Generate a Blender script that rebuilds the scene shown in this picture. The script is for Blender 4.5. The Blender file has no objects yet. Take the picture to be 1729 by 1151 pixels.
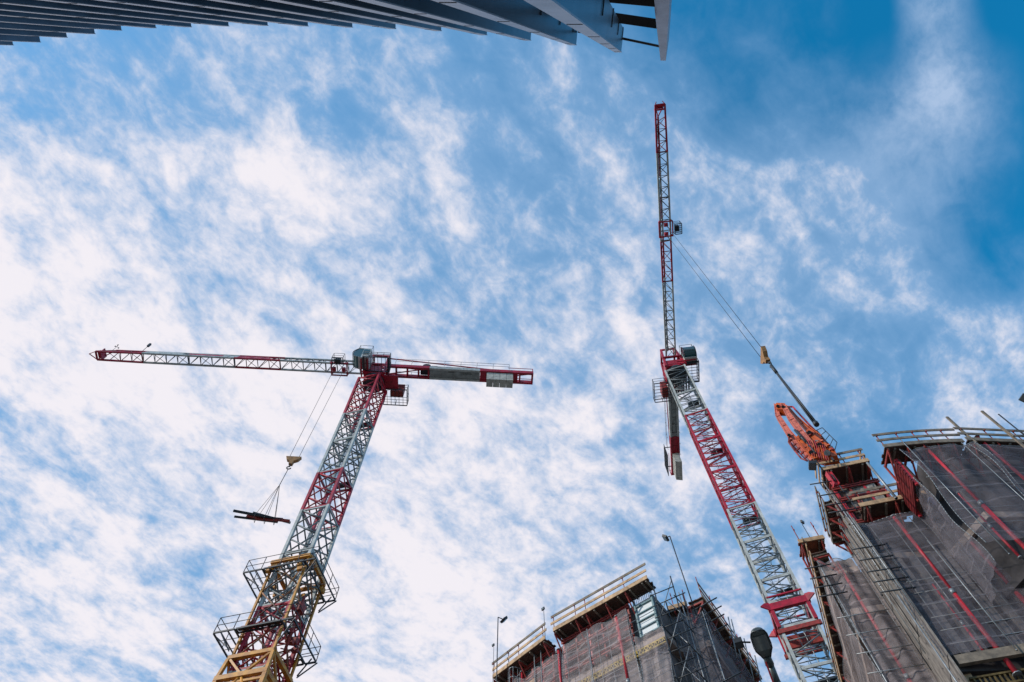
import bpy, math, random
from mathutils import Vector, Matrix
random.seed(7)
C = bpy.context.scene.collection
PI = math.pi
EYE = 1.6                                   # camera height above the street
# ------------------------------------------------------------------ camera
F, CX, CY = 1153.0, 864.5, 575.5            # 24 mm lens on a 1729 x 1151 picture
TILT = math.radians(65.5)
cd = bpy.data.cameras.new('camera'); cam = bpy.data.objects.new('camera', cd); C.objects.link(cam)
cd.lens = 24.0; cd.sensor_width = 36.0; cd.clip_start = 0.05; cd.clip_end = 5000
cam.location = (0, 0, EYE); cam.rotation_euler = (PI/2 + TILT, 0, 0)
bpy.context.scene.camera = cam
SC = bpy.context.scene
SC.view_settings.view_transform = 'Standard'; SC.view_settings.look = 'None'
SC.view_settings.exposure = 0.0; SC.view_settings.gamma = 1.0
# ------------------------------------------------------------------ measuring helpers
def ray(px, py):
    a = (px - CX)/F; b = (CY - py)/F
    return Vector((a, math.cos(TILT) - b*math.sin(TILT), math.sin(TILT) + b*math.cos(TILT)))
def at(px, py, h):                          # world point at height h above the eye
    r = ray(px, py); r = r*(h/r.z); return Vector((r.x, r.y, r.z + EYE))
# ------------------------------------------------------------------ sun + sky
SUN_EL, SUN_AZ = math.radians(32), math.radians(250)      # azimuth clockwise from +Y
sd = bpy.data.lights.new('sun', 'SUN'); sun = bpy.data.objects.new('sun', sd); C.objects.link(sun)
sd.energy = 3.2; sd.angle = math.radians(0.6); sd.color = (1.0, 0.93, 0.84)
to_sun = Vector((math.sin(SUN_AZ)*math.cos(SUN_EL), math.cos(SUN_AZ)*math.cos(SUN_EL), math.sin(SUN_EL)))
sun.rotation_euler = to_sun.to_track_quat('Z', 'Y').to_euler()
W = bpy.data.worlds.new("World"); SC.world = W; W.use_nodes = True
def make_sky():
    nt = W.node_tree; N = nt.nodes; L = nt.links; N.clear()
    out = N.new('ShaderNodeOutputWorld'); bg = N.new('ShaderNodeBackground')
    bg.inputs['Strength'].default_value = 0.13
    L.new(bg.outputs[0], out.inputs[0])
    sky = N.new('ShaderNodeTexSky'); sky.sky_type = 'NISHITA'; sky.sun_disc = False
    sky.sun_elevation = SUN_EL; sky.sun_rotation = SUN_AZ
    sky.air_density = 1.0; sky.dust_density = 0.3; sky.ozone_density = 3.0
    tc = N.new('ShaderNodeTexCoord')
    def math_(op, a, b=None, clamp=False, c=None):
        m = N.new('ShaderNodeMath'); m.operation = op; m.use_clamp = clamp
        for i, v in enumerate((a, b, c)):
            if v is None: continue
            if isinstance(v, (int, float)): m.inputs[i].default_value = v
            else: L.new(v, m.inputs[i])
        return m.outputs[0]
    def vmath(op, a, b=None, s=None):
        m = N.new('ShaderNodeVectorMath'); m.operation = op
        L.new(a, m.inputs[0])
        if b is not None:
            if isinstance(b, (tuple, Vector)): m.inputs[1].default_value = b
            else: L.new(b, m.inputs[1])
        if s is not None:
            if isinstance(s, (int, float)): m.inputs['Scale'].default_value = s
            else: L.new(s, m.inputs['Scale'])
        return m
    def mapr(v, a, b, c, d, kind='SMOOTHSTEP'):
        m = N.new('ShaderNodeMapRange'); m.interpolation_type = kind
        L.new(v, m.inputs[0])
        for i, k in enumerate((a, b, c, d)): m.inputs[i+1].default_value = k
        return m.outputs[0]
    sep = N.new('ShaderNodeSeparateXYZ'); L.new(tc.outputs['Generated'], sep.inputs[0])
    z = math_('MAXIMUM', sep.outputs[2], 0.06)
    comb = N.new('ShaderNodeCombineXYZ')
    L.new(math_('DIVIDE', sep.outputs[0], z), comb.inputs[0])
    L.new(math_('DIVIDE', sep.outputs[1], z), comb.inputs[1])
    P = comb.outputs[0]                      # position on the flat cloud layer
    def noise(scale, detail, rough, rot, stretch, off, dist=0.0, src=P):
        m1 = N.new('ShaderNodeMapping'); L.new(src, m1.inputs[0]); m1.inputs['Rotation'].default_value = (0, 0, rot)
        mp = N.new('ShaderNodeMapping'); L.new(m1.outputs[0], mp.inputs[0])
        mp.inputs['Scale'].default_value = stretch; mp.inputs['Location'].default_value = off
        n = N.new('ShaderNodeTexNoise'); L.new(mp.outputs[0], n.inputs[0])
        n.inputs['Scale'].default_value = scale; n.inputs['Detail'].default_value = detail
        n.inputs['Roughness'].default_value = rough; n.inputs['Distortion'].default_value = dist
        return math_('SUBTRACT', n.outputs[0], 0.5)
    # the cloud layer drifts in bands whose long axis runs down to the right
    puffs = noise(19.0, 6, 0.60, math.radians(42), (1.0, 0.72, 1), (3.1, 1.7, 0), 0.35)
    mids = noise(7.5, 6, 0.58, math.radians(45), (1.0, 0.55, 1), (8.4, 5.2, 0), 0.5)
    bands = noise(2.6, 4, 0.5, math.radians(45), (1.0, 0.5, 1), (0.9, 3.2, 0), 0.4)
    fine = noise(60.0, 4, 0.6, math.radians(30), (1.0, 0.8, 1), (7.3, 2.2, 0), 0.3)
    # where the cloud layer is thick or torn open (centre, angular radius in degrees, weight)
    spots = [((60, 1000), 30, 0.26), ((30, 640), 12, 0.06), ((640, 900), 14, 0.05), ((500, 300), 3.8, 0.15), ((430, 140), 4, 0.12), ((590, 420), 5, 0.04),
             ((930, 980), 16, 0.12), ((750, 560), 12, 0.03), ((190, 200), 6, 0.03), ((130, 440), 8, 0.02), ((1160, 830), 12, 0.06), ((1250, 600), 10, 0.03),
             ((1450, 430), 12, 0.02), ((1060, 200), 6, 0.02), ((1710, 650), 4, 0.16), ((1560, 430), 5, 0.03),
             ((1550, 250), 5, 0.07),
             ((1760, 190), 9, -0.30), ((1740, 20), 8, -0.22), ((1340, -10), 9, -0.20), ((1180, 60), 7, -0.12), ((900, 110), 6, -0.06), ((1680, 410), 4, -0.18), ((1460, 60), 4, -0.14),
             ((700, 60), 7, -0.05), ((880, 330), 5, -0.06), ((230, 110), 4, -0.05), ((40, 150), 5, -0.06), ((270, 300), 4, -0.04), ((430, 430), 5, -0.05), ((150, 180), 6, 0.05), ((330, 90), 4, 0.04), ((700, 250), 8, 0.05), ((950, 250), 8, 0.06), ((1250, 300), 9, 0.05), ((1500, 760), 9, -0.03)]
    cov = None
    for (c, r, w) in spots:
        d = ray(*c).normalized()
        dp = vmath('DOT_PRODUCT', tc.outputs['Generated'], d).outputs['Value']
        g = mapr(dp, math.cos(math.radians(r*1.6)), 1.0, 0.0, w)
        cov = g if cov is None else math_('ADD', cov, g)
    def wsum(*t):
        r = cov
        for n_, k_ in t: r = math_('ADD', r, math_('MULTIPLY', n_, k_))
        return r
    low = wsum((bands, 0.5), (mids, 0.6), (puffs, 0.35))
    hi = wsum((bands, 0.35), (mids, 0.9), (puffs, 0.75), (fine, 0.32))
    thin = mapr(low, -0.48, 0.24, 0.02, 0.82)
    thick = mapr(hi, -0.14, 0.46, 0.0, 0.94)
    # the soft ragged trail of cloud at the upper right
    trail = None
    for c_, r_, w_ in [((1578,-40),1.9,.26),((1578,-5),1.8,.26),((1580,30),1.9,.24),((1584,66),2.0,.20),((1588,102),2.2,.15),((1592,140),2.6,.12),((1590,180),3.0,.10),((1570,225),4.0,.12),((1535,275),5.5,.14),((1630,150),2.6,.16),((1520,190),4.0,.16),((1470,330),6,.12)]:
        dp = vmath('DOT_PRODUCT', tc.outputs['Generated'], ray(*c_).normalized()).outputs['Value']
        g = mapr(dp, math.cos(math.radians(r_*1.5)), 1.0, 0.0, w_)
        trail = g if trail is None else math_('ADD', trail, g)
    trail = math_('MULTIPLY', trail, math_('ADD', 0.85, math_('ADD', math_('MULTIPLY', mids, 1.6), math_('ADD', math_('MULTIPLY', fine, 0.8), math_('MULTIPLY', puffs, 1.3)))), clamp=True)
    thick = math_('MAXIMUM', thick, math_('MULTIPLY', trail, 0.95))
    veil = math_('SUBTRACT', 1.0, math_('MULTIPLY', math_('SUBTRACT', 1.0, thin), math_('SUBTRACT', 1.0, thick)))
    core = math_('MAXIMUM', mapr(hi, -0.05, 0.46, 0.0, 1.0), math_('MULTIPLY', trail, 0.22))
    ccol = N.new('ShaderNodeMix'); ccol.data_type = 'RGBA'; L.new(core, ccol.inputs[0])
    ccol.inputs[6].default_value = (2.15, 3.6, 5.7, 1); ccol.inputs[7].default_value = (7.0, 6.7, 7.1, 1)
    hs = N.new('ShaderNodeHueSaturation'); hs.inputs['Hue'].default_value = 0.483; hs.inputs['Saturation'].default_value = 1.62; hs.inputs['Value'].default_value = 1.72
    L.new(sky.outputs[0], hs.inputs['Color'])
    mix = N.new('ShaderNodeMix'); mix.data_type = 'RGBA'
    L.new(veil, mix.inputs[0]); L.new(hs.outputs[0], mix.inputs[6]); L.new(ccol.outputs[2], mix.inputs[7])
    L.new(mix.outputs[2], bg.inputs['Color'])
make_sky()
# ------------------------------------------------------------------ materials
def mat(name, col, rough=0.55, metal=0.0, var=0.15, scale=2.0, col2=None, bump=0.0, spec=0.4, stretch=(1, 1, 1)):
    m = bpy.data.materials.new(name); m.use_nodes = True; nt = m.node_tree; N = nt.nodes; L = nt.links
    b = N['Principled BSDF']; b.inputs['Roughness'].default_value = rough; b.inputs['Metallic'].default_value = metal
    b.inputs['Specular IOR Level'].default_value = spec
    tc = N.new('ShaderNodeTexCoord'); mp = N.new('ShaderNodeMapping'); mp.inputs['Scale'].default_value = stretch
    L.new(tc.outputs['Object'], mp.inputs[0])
    n = N.new('ShaderNodeTexNoise'); n.inputs['Scale'].default_value = scale; n.inputs['Detail'].default_value = 6
    n.inputs['Roughness'].default_value = 0.65; L.new(mp.outputs[0], n.inputs[0])
    r = N.new('ShaderNodeValToRGB'); r.color_ramp.elements[0].position = 0.32; r.color_ramp.elements[1].position = 0.68
    c2 = col2 if col2 else tuple(c*(1-var*1.6) for c in col)
    r.color_ramp.elements[0].color = (*c2, 1); r.color_ramp.elements[1].color = (*[min(1, c*(1+var*0.5)) for c in col], 1)
    L.new(n.outputs[0], r.inputs[0]); L.new(r.outputs[0], b.inputs['Base Color'])
    if bump:
        bp = N.new('ShaderNodeBump'); bp.inputs['Strength'].default_value = bump; bp.inputs['Distance'].default_value = 0.02
        L.new(n.outputs[0], bp.inputs['Height']); L.new(bp.outputs[0], b.inputs['Normal'])
    return m
RED = mat('red_paint', (0.46, 0.010, 0.035), 0.45, var=0.35, scale=2.2, col2=(0.20, 0.012, 0.02))
GREY = mat('pale_grey_paint', (0.48, 0.50, 0.48), 0.5, var=0.3, scale=1.6, col2=(0.26, 0.27, 0.25))
DECKG = mat('grey_deck_plate', (0.30, 0.32, 0.31), 0.55, var=0.4, scale=1.5, col2=(0.15,0.16,0.15))
JIBB = mat('shade_toned_jib_brace', (0.11, 0.13, 0.14), 0.5, var=0.3)  # brace steel painted darker to carry the shade under the jibs
BRACE = mat('brace_steel', (0.19, 0.22, 0.23), 0.5, var=0.3)
DSTEEL = mat('dark_steel', (0.035, 0.042, 0.05), 0.5, var=0.3)
GALV = mat('galvanised_steel', (0.33, 0.35, 0.36), 0.45, metal=0.5, var=0.3, scale=5)
YEL = mat('yellow_paint', (0.66, 0.29, 0.02), 0.5, var=0.3, scale=2.5, col2=(0.30, 0.11, 0.03))
TAN = mat('hook_block_paint', (0.40, 0.20, 0.07), 0.6, var=0.35, scale=4)
GLASS = mat('cab_glass', (0.012, 0.075, 0.085), 0.08, spec=0.8, var=0.1)
CABW = mat('cab_white', (0.55, 0.55, 0.52), 0.5, var=0.12)
CW = mat('counterweight_concrete', (0.50, 0.48, 0.42), 0.85, var=0.3, scale=2.5, bump=0.3)
ORANGE = mat('orange_paint', (0.66, 0.12, 0.015), 0.45, var=0.3, scale=3, col2=(0.30, 0.05, 0.015))
PINK = mat('faded_orange_paint', (0.62, 0.17, 0.11), 0.6, var=0.4, scale=4, col2=(0.32, 0.07, 0.05))
PROP = mat('prop_red_paint', (0.52, 0.03, 0.045), 0.45, var=0.2, scale=3)
RUST = mat('rusty_red_steel', (0.34, 0.035, 0.03), 0.6, var=0.4, scale=5, col2=(0.12, 0.03, 0.02))
WOOD = mat('raw_timber', (0.56, 0.36, 0.20), 0.8, var=0.4, scale=3, col2=(0.24, 0.16, 0.10), stretch=(1, 1, 1))
WOODG = mat('weathered_timber', (0.25, 0.20, 0.15), 0.85, var=0.4, scale=3, col2=(0.10, 0.085, 0.07))
PLY = mat('stained_plywood', (0.10, 0.052, 0.035), 0.75, var=0.5, scale=1.6, col2=(0.035, 0.022, 0.018))
OCHD = mat('dull_ochre_steel', (0.14, 0.095, 0.03), 0.7, var=0.5, scale=4)
MOTT = mat('grey_form_sheet', (0.20, 0.20, 0.19), 0.8, var=0.5, scale=2.2, col2=(0.06, 0.06, 0.06))
DRED = mat('dark_red_steel', (0.20, 0.02, 0.022), 0.6, var=0.4, scale=3)
RUSTPLY = mat('orange_plywood', (0.30, 0.09, 0.04), 0.7, var=0.5, scale=2, col2=(0.08, 0.03, 0.02))
CONC = mat('raw_concrete', (0.20, 0.18, 0.175), 0.9, var=0.3, scale=0.9, col2=(0.10, 0.09, 0.085), bump=0.3)
CONCP = mat('pale_slab_edge', (0.42, 0.33, 0.28), 0.85, var=0.3, scale=2, bump=0.2)
CONCD = mat('shade_toned_concrete', (0.075, 0.068, 0.07), 0.9, var=0.4, scale=0.8)  # shade of the open floors put into the concrete colour
CONCW = mat('board_marked_concrete', (0.30, 0.27, 0.235), 0.9, var=0.4, scale=4.5, col2=(0.09, 0.075, 0.07), bump=0.5, stretch=(1, 1, 0.35))
YGIRD = mat('yellow_girder', (0.58, 0.40, 0.06), 0.6, var=0.4, scale=8)
WHITE = mat('white_panel', (0.72, 0.74, 0.74), 0.6, var=0.1)
TEAL = mat('blue_green_frame', (0.10, 0.22, 0.25), 0.5, var=0.3)
FIN = mat('fin_metal', (0.10, 0.11, 0.13), 0.28, metal=0.85, var=0.25, scale=1.2)
FINE = mat('fin_edge_metal', (0.30, 0.30, 0.33), 0.4, metal=0.4, var=0.2, scale=1.5)
SLAB = mat('dark_louvre', (0.02, 0.017, 0.015), 0.6, var=0.4)
ROPE = mat('steel_rope', (0.05, 0.055, 0.06), 0.5, metal=0.5)
GROUND = mat('concrete_paving', (0.19, 0.185, 0.175), 0.9, var=0.3, scale=0.6, bump=0.2)
LAMPB = mat('lamp_body', (0.10, 0.12, 0.12), 0.35, metal=0.3, var=0.15)
LENS = mat('lamp_lens', (0.13, 0.15, 0.155), 0.15, spec=0.8)
BLUEP = mat('blue_tarp', (0.05, 0.15, 0.38), 0.6)
def net_mat(name, col, dense, hatch=True):
    m = bpy.data.materials.new(name); m.use_nodes = True; nt = m.node_tree; N = nt.nodes; L = nt.links; N.clear()
    out = N.new('ShaderNodeOutputMaterial'); mx = N.new('ShaderNodeMixShader'); tr = N.new('ShaderNodeBsdfTransparent')
    di = N.new('ShaderNodeBsdfDiffuse'); tl = N.new('ShaderNodeBsdfTranslucent'); m2 = N.new('ShaderNodeMixShader')
    di.inputs[0].default_value = (*col, 1); tl.inputs[0].default_value = (*col, 1); m2.inputs[0].default_value = 0.35
    L.new(di.outputs[0], m2.inputs[1]); L.new(tl.outputs[0], m2.inputs[2])
    tc = N.new('ShaderNodeTexCoord')
    n = N.new('ShaderNodeTexNoise'); n.inputs['Scale'].default_value = 0.9; n.inputs['Detail'].default_value = 3; n.inputs['Distortion'].default_value = 1.6
    mp = N.new('ShaderNodeMapping'); mp.inputs['Scale'].default_value = (1, 1, 1.6); L.new(tc.outputs['Object'], mp.inputs[0]); L.new(mp.outputs[0], n.inputs[0])
    mr = N.new('ShaderNodeMapRange'); L.new(n.outputs[0], mr.inputs[0])
    mr.inputs[1].default_value = 0.3; mr.inputs[2].default_value = 0.7; mr.inputs[3].default_value = dense-0.17; mr.inputs[4].default_value = min(1, dense+0.15)
    wv = N.new('ShaderNodeTexWave'); wv.bands_direction = 'Z'; wv.inputs['Scale'].default_value = 0.33; wv.inputs['Distortion'].default_value = 1.2; wv.inputs['Detail'].default_value = 2; L.new(tc.outputs['Object'], wv.inputs[0])
    w2 = N.new('ShaderNodeMapRange'); L.new(wv.outputs['Fac'], w2.inputs[0]); w2.inputs[1].default_value = 0.965; w2.inputs[2].default_value = 1.0; w2.inputs[3].default_value = 0.0; w2.inputs[4].default_value = 0.25
    ad = N.new('ShaderNodeMath'); ad.operation = 'ADD'; ad.use_clamp = True; L.new(mr.outputs[0], ad.inputs[0]); L.new(w2.outputs[0], ad.inputs[1])
    L.new(ad.outputs[0], mx.inputs[0]); L.new(tr.outputs[0], mx.inputs[1]); L.new(m2.outputs[0], mx.inputs[2])
    L.new(mx.outputs[0], out.inputs[0])
    return m
NETD = net_mat('dark_debris_net', (0.28, 0.255, 0.28), 0.42)
NETL = net_mat('light_debris_net', (0.60, 0.51, 0.51), 0.35)
# ------------------------------------------------------------------ mesh builder
class MB:
    def __init__(s): s.v = []; s.f = []; s.smooth = set()
    def box8(s, pts):
        b = len(s.v); s.v += [tuple(p) for p in pts]
        for q in ((0,3,2,1),(4,5,6,7),(0,1,5,4),(1,2,6,5),(2,3,7,6),(3,0,4,7)): s.f.append(tuple(b+i for i in q))
        return s
    def box(s, x0, x1, y0, y1, z0, z1):
        return s.box8([(x0,y0,z0),(x1,y0,z0),(x1,y1,z0),(x0,y1,z0),(x0,y0,z1),(x1,y0,z1),(x1,y1,z1),(x0,y1,z1)])
    def beam(s, p, q, w, h=None, up=(0,0,1)):
        p = Vector(p); q = Vector(q); h = h or w; d = (q-p).normalized(); u = Vector(up)
        if abs(d.dot(u.normalized())) > 0.97: u = Vector((0, 1, 0)) if abs(d.y) < 0.9 else Vector((1, 0, 0))
        a = d.cross(u).normalized()*(w/2); b = a.cross(d).normalized()*(h/2)
        return s.box8([p-a-b, p+a-b, p+a+b, p-a+b, q-a-b, q+a-b, q+a+b, q-a+b])
    def tube(s, p, q, r, n=6, r2=None, cap=True):
        p = Vector(p); q = Vector(q); d = (q-p).normalized(); r2 = r if r2 is None else r2
        u = Vector((0,0,1)) if abs(d.z) < 0.9 else Vector((1,0,0))
        a = d.cross(u).normalized(); b = d.cross(a); k = len(s.v)
        for (c, rr) in ((p, r), (q, r2)):
            for i in range(n):
                t = 2*PI*i/n; s.v.append(tuple(c + a*math.cos(t)*rr + b*math.sin(t)*rr))
        for i in range(n):
            j = (i+1) % n; s.smooth.add(len(s.f)); s.f.append((k+i, k+j, k+n+j, k+n+i))
        if cap: s.f.append(tuple(k+i for i in range(n))[::-1]); s.f.append(tuple(k+n+i for i in range(n)))
        return s
    def path(s, pts, r, n=6):
        for a, b in zip(pts, pts[1:]): s.tube(a, b, r, n)
        return s
    def prism(s, poly, axis, t):             # polygon (list of 3D points) pushed along axis*t
        a = Vector(axis)*t; k = len(s.v); n = len(poly)
        s.v += [tuple(Vector(p)) for p in poly] + [tuple(Vector(p)+a) for p in poly]
        s.f.append(tuple(range(k, k+n))[::-1]); s.f.append(tuple(range(k+n, k+2*n)))
        for i in range(n): j = (i+1) % n; s.f.append((k+i, k+j, k+n+j, k+n+i))
        return s
    def build(s, name, m, parent=None, local=False, base=None):
        off = Vector((0, 0, 0))
        if not local:
            if parent is not None:
                r = parent
                while r.parent: r = r.parent
                off = Vector(r.location)
            elif base is not None: off = Vector(base)
        me = bpy.data.meshes.new(name)
        me.from_pydata([tuple(Vector(p)-off) for p in s.v], [], s.f); me.update()
        import bmesh
        bm = bmesh.new(); bm.from_mesh(me); bmesh.ops.recalc_face_normals(bm, faces=bm.faces); bm.to_mesh(me); bm.free()
        for i in s.smooth:
            if i < len(me.polygons): me.polygons[i].use_smooth = True
        me.materials.append(m)
        o = bpy.data.objects.new(name, me); C.objects.link(o)
        if parent is not None: o.parent = parent
        elif not local: o.location = off
        return o
def tag(o, label, cat, group=None, kind=None):
    if label: o['label'] = label
    if cat: o['category'] = cat
    if group: o['group'] = group
    if kind: o['kind'] = kind
    return o
def thing(name, label, cat, loc, rz=0, group=None):
    o = bpy.data.objects.new(name, None); C.objects.link(o); o.empty_display_size = 0.3
    o.location = loc; o.rotation_euler = (0, 0, rz)
    return tag(o, label, cat, group)
def mark(o, label): o['label'] = label; return o
# ------------------------------------------------------------------ ground
g = MB(); R_ = 900
g.v = [(-R_, -R_, 0), (R_, -R_, 0), (R_, R_, 0), (-R_, R_, 0)]; g.f = [(0, 1, 2, 3)]
tag(g.build('ground', GROUND), 'pale concrete paving below the cranes', 'ground', kind='structure')
# ------------------------------------------------------------------ facade frames
class Fr:                                    # s along the facade, o outwards, h above the eye
    def __init__(s, p, q, flip=False):
        s.O = Vector((p[0], p[1], 0)); d = Vector((q[0]-p[0], q[1]-p[1], 0)); s.len = d.length; s.d = d/s.len
        s.n = Vector((s.d.y, -s.d.x, 0))
        if flip: s.n = -s.n
    def pt(s, a, o, h): r = s.O + s.d*a + s.n*o; return Vector((r.x, r.y, h+EYE))
    def hit(s, px, py, o=0.0):               # where the sight line through a pixel meets the facade plane
        r = ray(px, py); k = (s.O + s.n*o).dot(s.n)/r.dot(s.n)
        p = r*k; return (p-s.O).dot(s.d), p.z
    def fb(s, mb, s0, s1, o0, o1, h0, h1):
        P = s.pt
        return mb.box8([P(s0,o0,h0),P(s1,o0,h0),P(s1,o1,h0),P(s0,o1,h0),P(s0,o0,h1),P(s1,o0,h1),P(s1,o1,h1),P(s0,o1,h1)])
# ------------------------------------------------------------------ tower cranes
def lattice(mb_ch, mb_br, h0, h1, w, yaw, npan, chord=0.17, rb=0.045, style='X', w2=None):
    w2 = w if w2 is None else w2
    def corner(k, t):
        ww = (w + (w2-w)*t)/2; a = yaw + PI/4 + k*PI/2; r = ww*math.sqrt(2)
        return Vector((r*math.cos(a), r*math.sin(a), h0+(h1-h0)*t))
    for k in range(4):
        mb_ch.beam(corner(k, 0), corner(k, 1), chord, chord, up=(math.cos(yaw), math.sin(yaw), 0))
        mb_ch.beam(corner(k, .985), corner((k+1) % 4, .985), chord*.5, chord*.6); mb_ch.beam(corner(k, .015), corner((k+1) % 4, .015), chord*.5, chord*.6)
    for k in range(4):
        a, b = k, (k+1) % 4
        for i in range(npan):
            t0, t1 = i/npan, (i+1)/npan
            if style == 'X':
                mb_br.tube(corner(a, t0), corner(b, t1), rb, 5); mb_br.tube(corner(b, t0), corner(a, t1), rb, 5)
            elif style == 'Z':
                p, q = (a, b) if i % 2 else (b, a)
                mb_br.tube(corner(p, t0), corner(q, t1), rb, 5)
                mb_br.tube(corner(a, t0), corner(b, t0), rb*0.8, 5)
            else:
                mid = (corner(a, t1)+corner(b, t1))/2
                mb_br.tube(corner(a, t0), mid, rb, 5); mb_br.tube(corner(b, t0), mid, rb, 5)
    mb_br.tube(corner(0, 0), corner(2, 0), rb, 5)
def ladder(mb, yaw, h0, h1, off):
    c, s_ = math.cos(yaw), math.sin(yaw)
    def P(x, y, z): return Vector((x*c-y*s_, x*s_+y*c, z))
    for sx in (-0.22, 0.22): mb.tube(P(off[0]+sx, off[1], h0), P(off[0]+sx, off[1], h1), 0.025, 5)
    z = h0
    while z < h1: mb.tube(P(off[0]-0.22, off[1], z), P(off[0]+0.22, off[1], z), 0.014, 4); z += 0.3
    z = h0+0.5
    while z < h1:
        pts = [P(off[0]+0.34*math.cos(a), off[1]-0.05+0.62*abs(math.sin(a))**0.8, z) for a in [PI*i/6 for i in range(7)]]
        mb.path(pts, 0.014, 4); z += 0.75
def rails(mb, loop, h=1.1, r=0.025, closed=True, mid=2, post=1.0):
    n = len(loop); rng = range(n if closed else n-1)
    for i in rng:
        a = Vector(loop[i]); b = Vector(loop[(i+1) % n])
        for k in range(mid): mb.tube(a+Vector((0,0,h*(k+1)/mid)), b+Vector((0,0,h*(k+1)/mid)), r, 5)
        m = max(1, round((b-a).length/post))
        for j in range(m): p = a.lerp(b, j/m); mb.tube(p, p+Vector((0,0,h)), r*1.1, 5)
        mb.tube(b, b+Vector((0,0,h)), r*1.1, 5)
def grating(mb, x0, x1, y0, y1, z, step=0.35, edge=0.10):
    mb.beam((x0,y0,z),(x1,y0,z),0.07,edge); mb.beam((x0,y1,z),(x1,y1,z),0.07,edge)
    mb.beam((x0,y0+.04,z),(x0,y1-.04,z),0.07,edge-0.01); mb.beam((x1,y0+.04,z),(x1,y1-.04,z),0.07,edge-0.01)
    n = int((x1-x0)/step)
    for i in range(1, n): x = x0+(x1-x0)*i/n; mb.beam((x,y0+.05,z),(x,y1-.05,z),0.04,0.06)
    n = int((y1-y0)/(step*2))
    for i in range(1, n): y = y0+(y1-y0)*i/n; mb.beam((x0+.05,y,z+.05),(x1-.05,y,z+.05),0.03,0.03)
def tower_crane(label, loc, jib_yaw, mast_yaw, sections, w, H, jib_len, jib_bands, cj_len, cj_bands, trolley_x, hook_z, style, chord, plates, extra):
    t = thing('tower_crane', label, 'crane', (loc[0], loc[1], 0), jib_yaw)
    my = mast_yaw - jib_yaw
    for (z0, z1, m, mb_m, lab, wa, wb) in sections:
        a, b = MB(), MB()
        npan = max(2, round((z1-z0)/(1.5 if style == 'X' else 1.0)))
        lattice(a, b, z0, z1, wa, my, npan, chord, 0.058 if style == 'X' else 0.045, style, wb)
        o = mark(a.build('mast_section', m, t, True), lab); b.build('bracing', mb_m, o, True)
    lad = MB(); ladder(lad, my, 2, H-4, (0.0, -0.25)); lad.build('ladder', GALV, t, True)
    c, s_ = math.cos(my), math.sin(my)
    for zz in [s_2[0] for s_2 in sections][::2]:
        if zz < 20: continue
        q = w/2-0.15; P = lambda x, y: Vector((x*c-y*s_, x*s_+y*c, zz+0.1))
        MB().prism([P(-q*.2, q), P(q, q), P(q, 0.35), P(-q*.2, 0.35)], (0,0,1), 0.04).build('landing', DSTEEL, t, True)
    # slewing ring and turntable
    zt = H-2.6
    sr = MB(); sr.tube((0,0,zt-0.5),(0,0,zt+.02), w*0.52, 24); sr.build('slewing_ring', DSTEEL, t, True)
    col = MB(); q = w/2
    for sx in (-1,1):
        for sy in (-1,1): col.beam((sx*q,sy*q,zt),(sx*q*0.8,sy*q*0.7,H+1.9),0.24)
    col.box(-q,q,-q,q,zt,zt+0.28)
    for sy in (-1,1): col.prism([(-q,sy*q-.03,zt+.28),(q*1.05,sy*q-.03,zt+.28),(q*.95,sy*q*.9-.03,zt+1.5),(-q*.3,sy*q*.9-.03,zt+1.7)], (0,1,0), .06)
    col.prism([(q-.03,-q+.05,zt+.28),(q-.03,q-.05,zt+.28),(q*.9,q*.8,zt+1.4),(q*.9,-q*.8,zt+1.4)], (1,0,0), .06)
    col.box(-2.4,-q,-.75,.75,zt+.05,zt+.2)
    for sy in (-1,1):
        col.beam((-q,sy*q,zt+0.3),(q*0.9,sy*q*0.8,H-0.3),0.12); col.beam((q,sy*q,zt+0.3),(-q*0.9,sy*q*0.8,H-0.3),0.12)
        col.beam((-q*0.9,sy*q*0.72,H-0.2),(q*0.9,sy*q*0.72,H-0.2),0.25)
        col.beam((-q*0.8,sy*q*0.7,H+1.85),(q*0.8,sy*q*0.7,H+1.85),0.2)
    for sx in (-1,1):
        col.beam((sx*q,-q,H-0.5),(sx*q,q,H-0.5),0.22); col.beam((sx*q*.8,-q*.7,H+1.9),(sx*q*.8,q*.7,H+1.9),0.18)
    col.build('turntable', RED, t, True)
    mo = MB(); mo.tube((0.5,0.35,zt-0.7),(0.5,0.35,zt+1.1),0.22,10); mo.tube((-0.5,-0.4,zt-0.7),(-0.5,-0.4,zt+1.0),0.22,10); mo.box(-0.9,-0.2,-0.2,0.7,zt+0.3,zt+1.2); mo.build('slewing_motor', DSTEEL, t, True)
    # platform behind the mast, on the side away from the cab
    pf = MB(); grating(pf, -3.3,-0.9,-2.5,-0.7, zt-0.1); o = pf.build('service_platform', DSTEEL, t, True)
    rr = MB(); rails(rr, [(-3.3,-2.5,zt-0.1),(-0.9,-2.5,zt-0.1),(-0.9,-1.2,zt-0.1),(-3.3,-0.7,zt-0.1)]); rr.build('guard_rail', DSTEEL, o, True)
    ec = MB(); ec.box(-2.9,-1.6,-1.6,-0.95,zt,zt+1.5); ec.box(-2.7,-1.8,-1.63,-1.6,zt+0.2,zt+1.3); ec.build('electrical_cabinet', RUST, t, True)
    # cab walkway and cab
    pf = MB(); grating(pf, -1.5,1.1,1.05,2.6, zt+0.3); pf.beam((-1.4,0,zt+.25),(-1.4,2.6,zt+.22),.12); pf.beam((1.0,0,zt+.25),(1.0,2.6,zt+.22),.12)
    o = pf.build('cab_platform', DSTEEL, t, True)
    rr = MB(); rails(rr, [(1.1,2.6,zt+0.3),(-1.5,2.6,zt+0.3),(-1.5,1.05,zt+0.3)], closed=False, mid=3, post=0.6); rr.build('guard_rail', DSTEEL, o, True)
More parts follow.
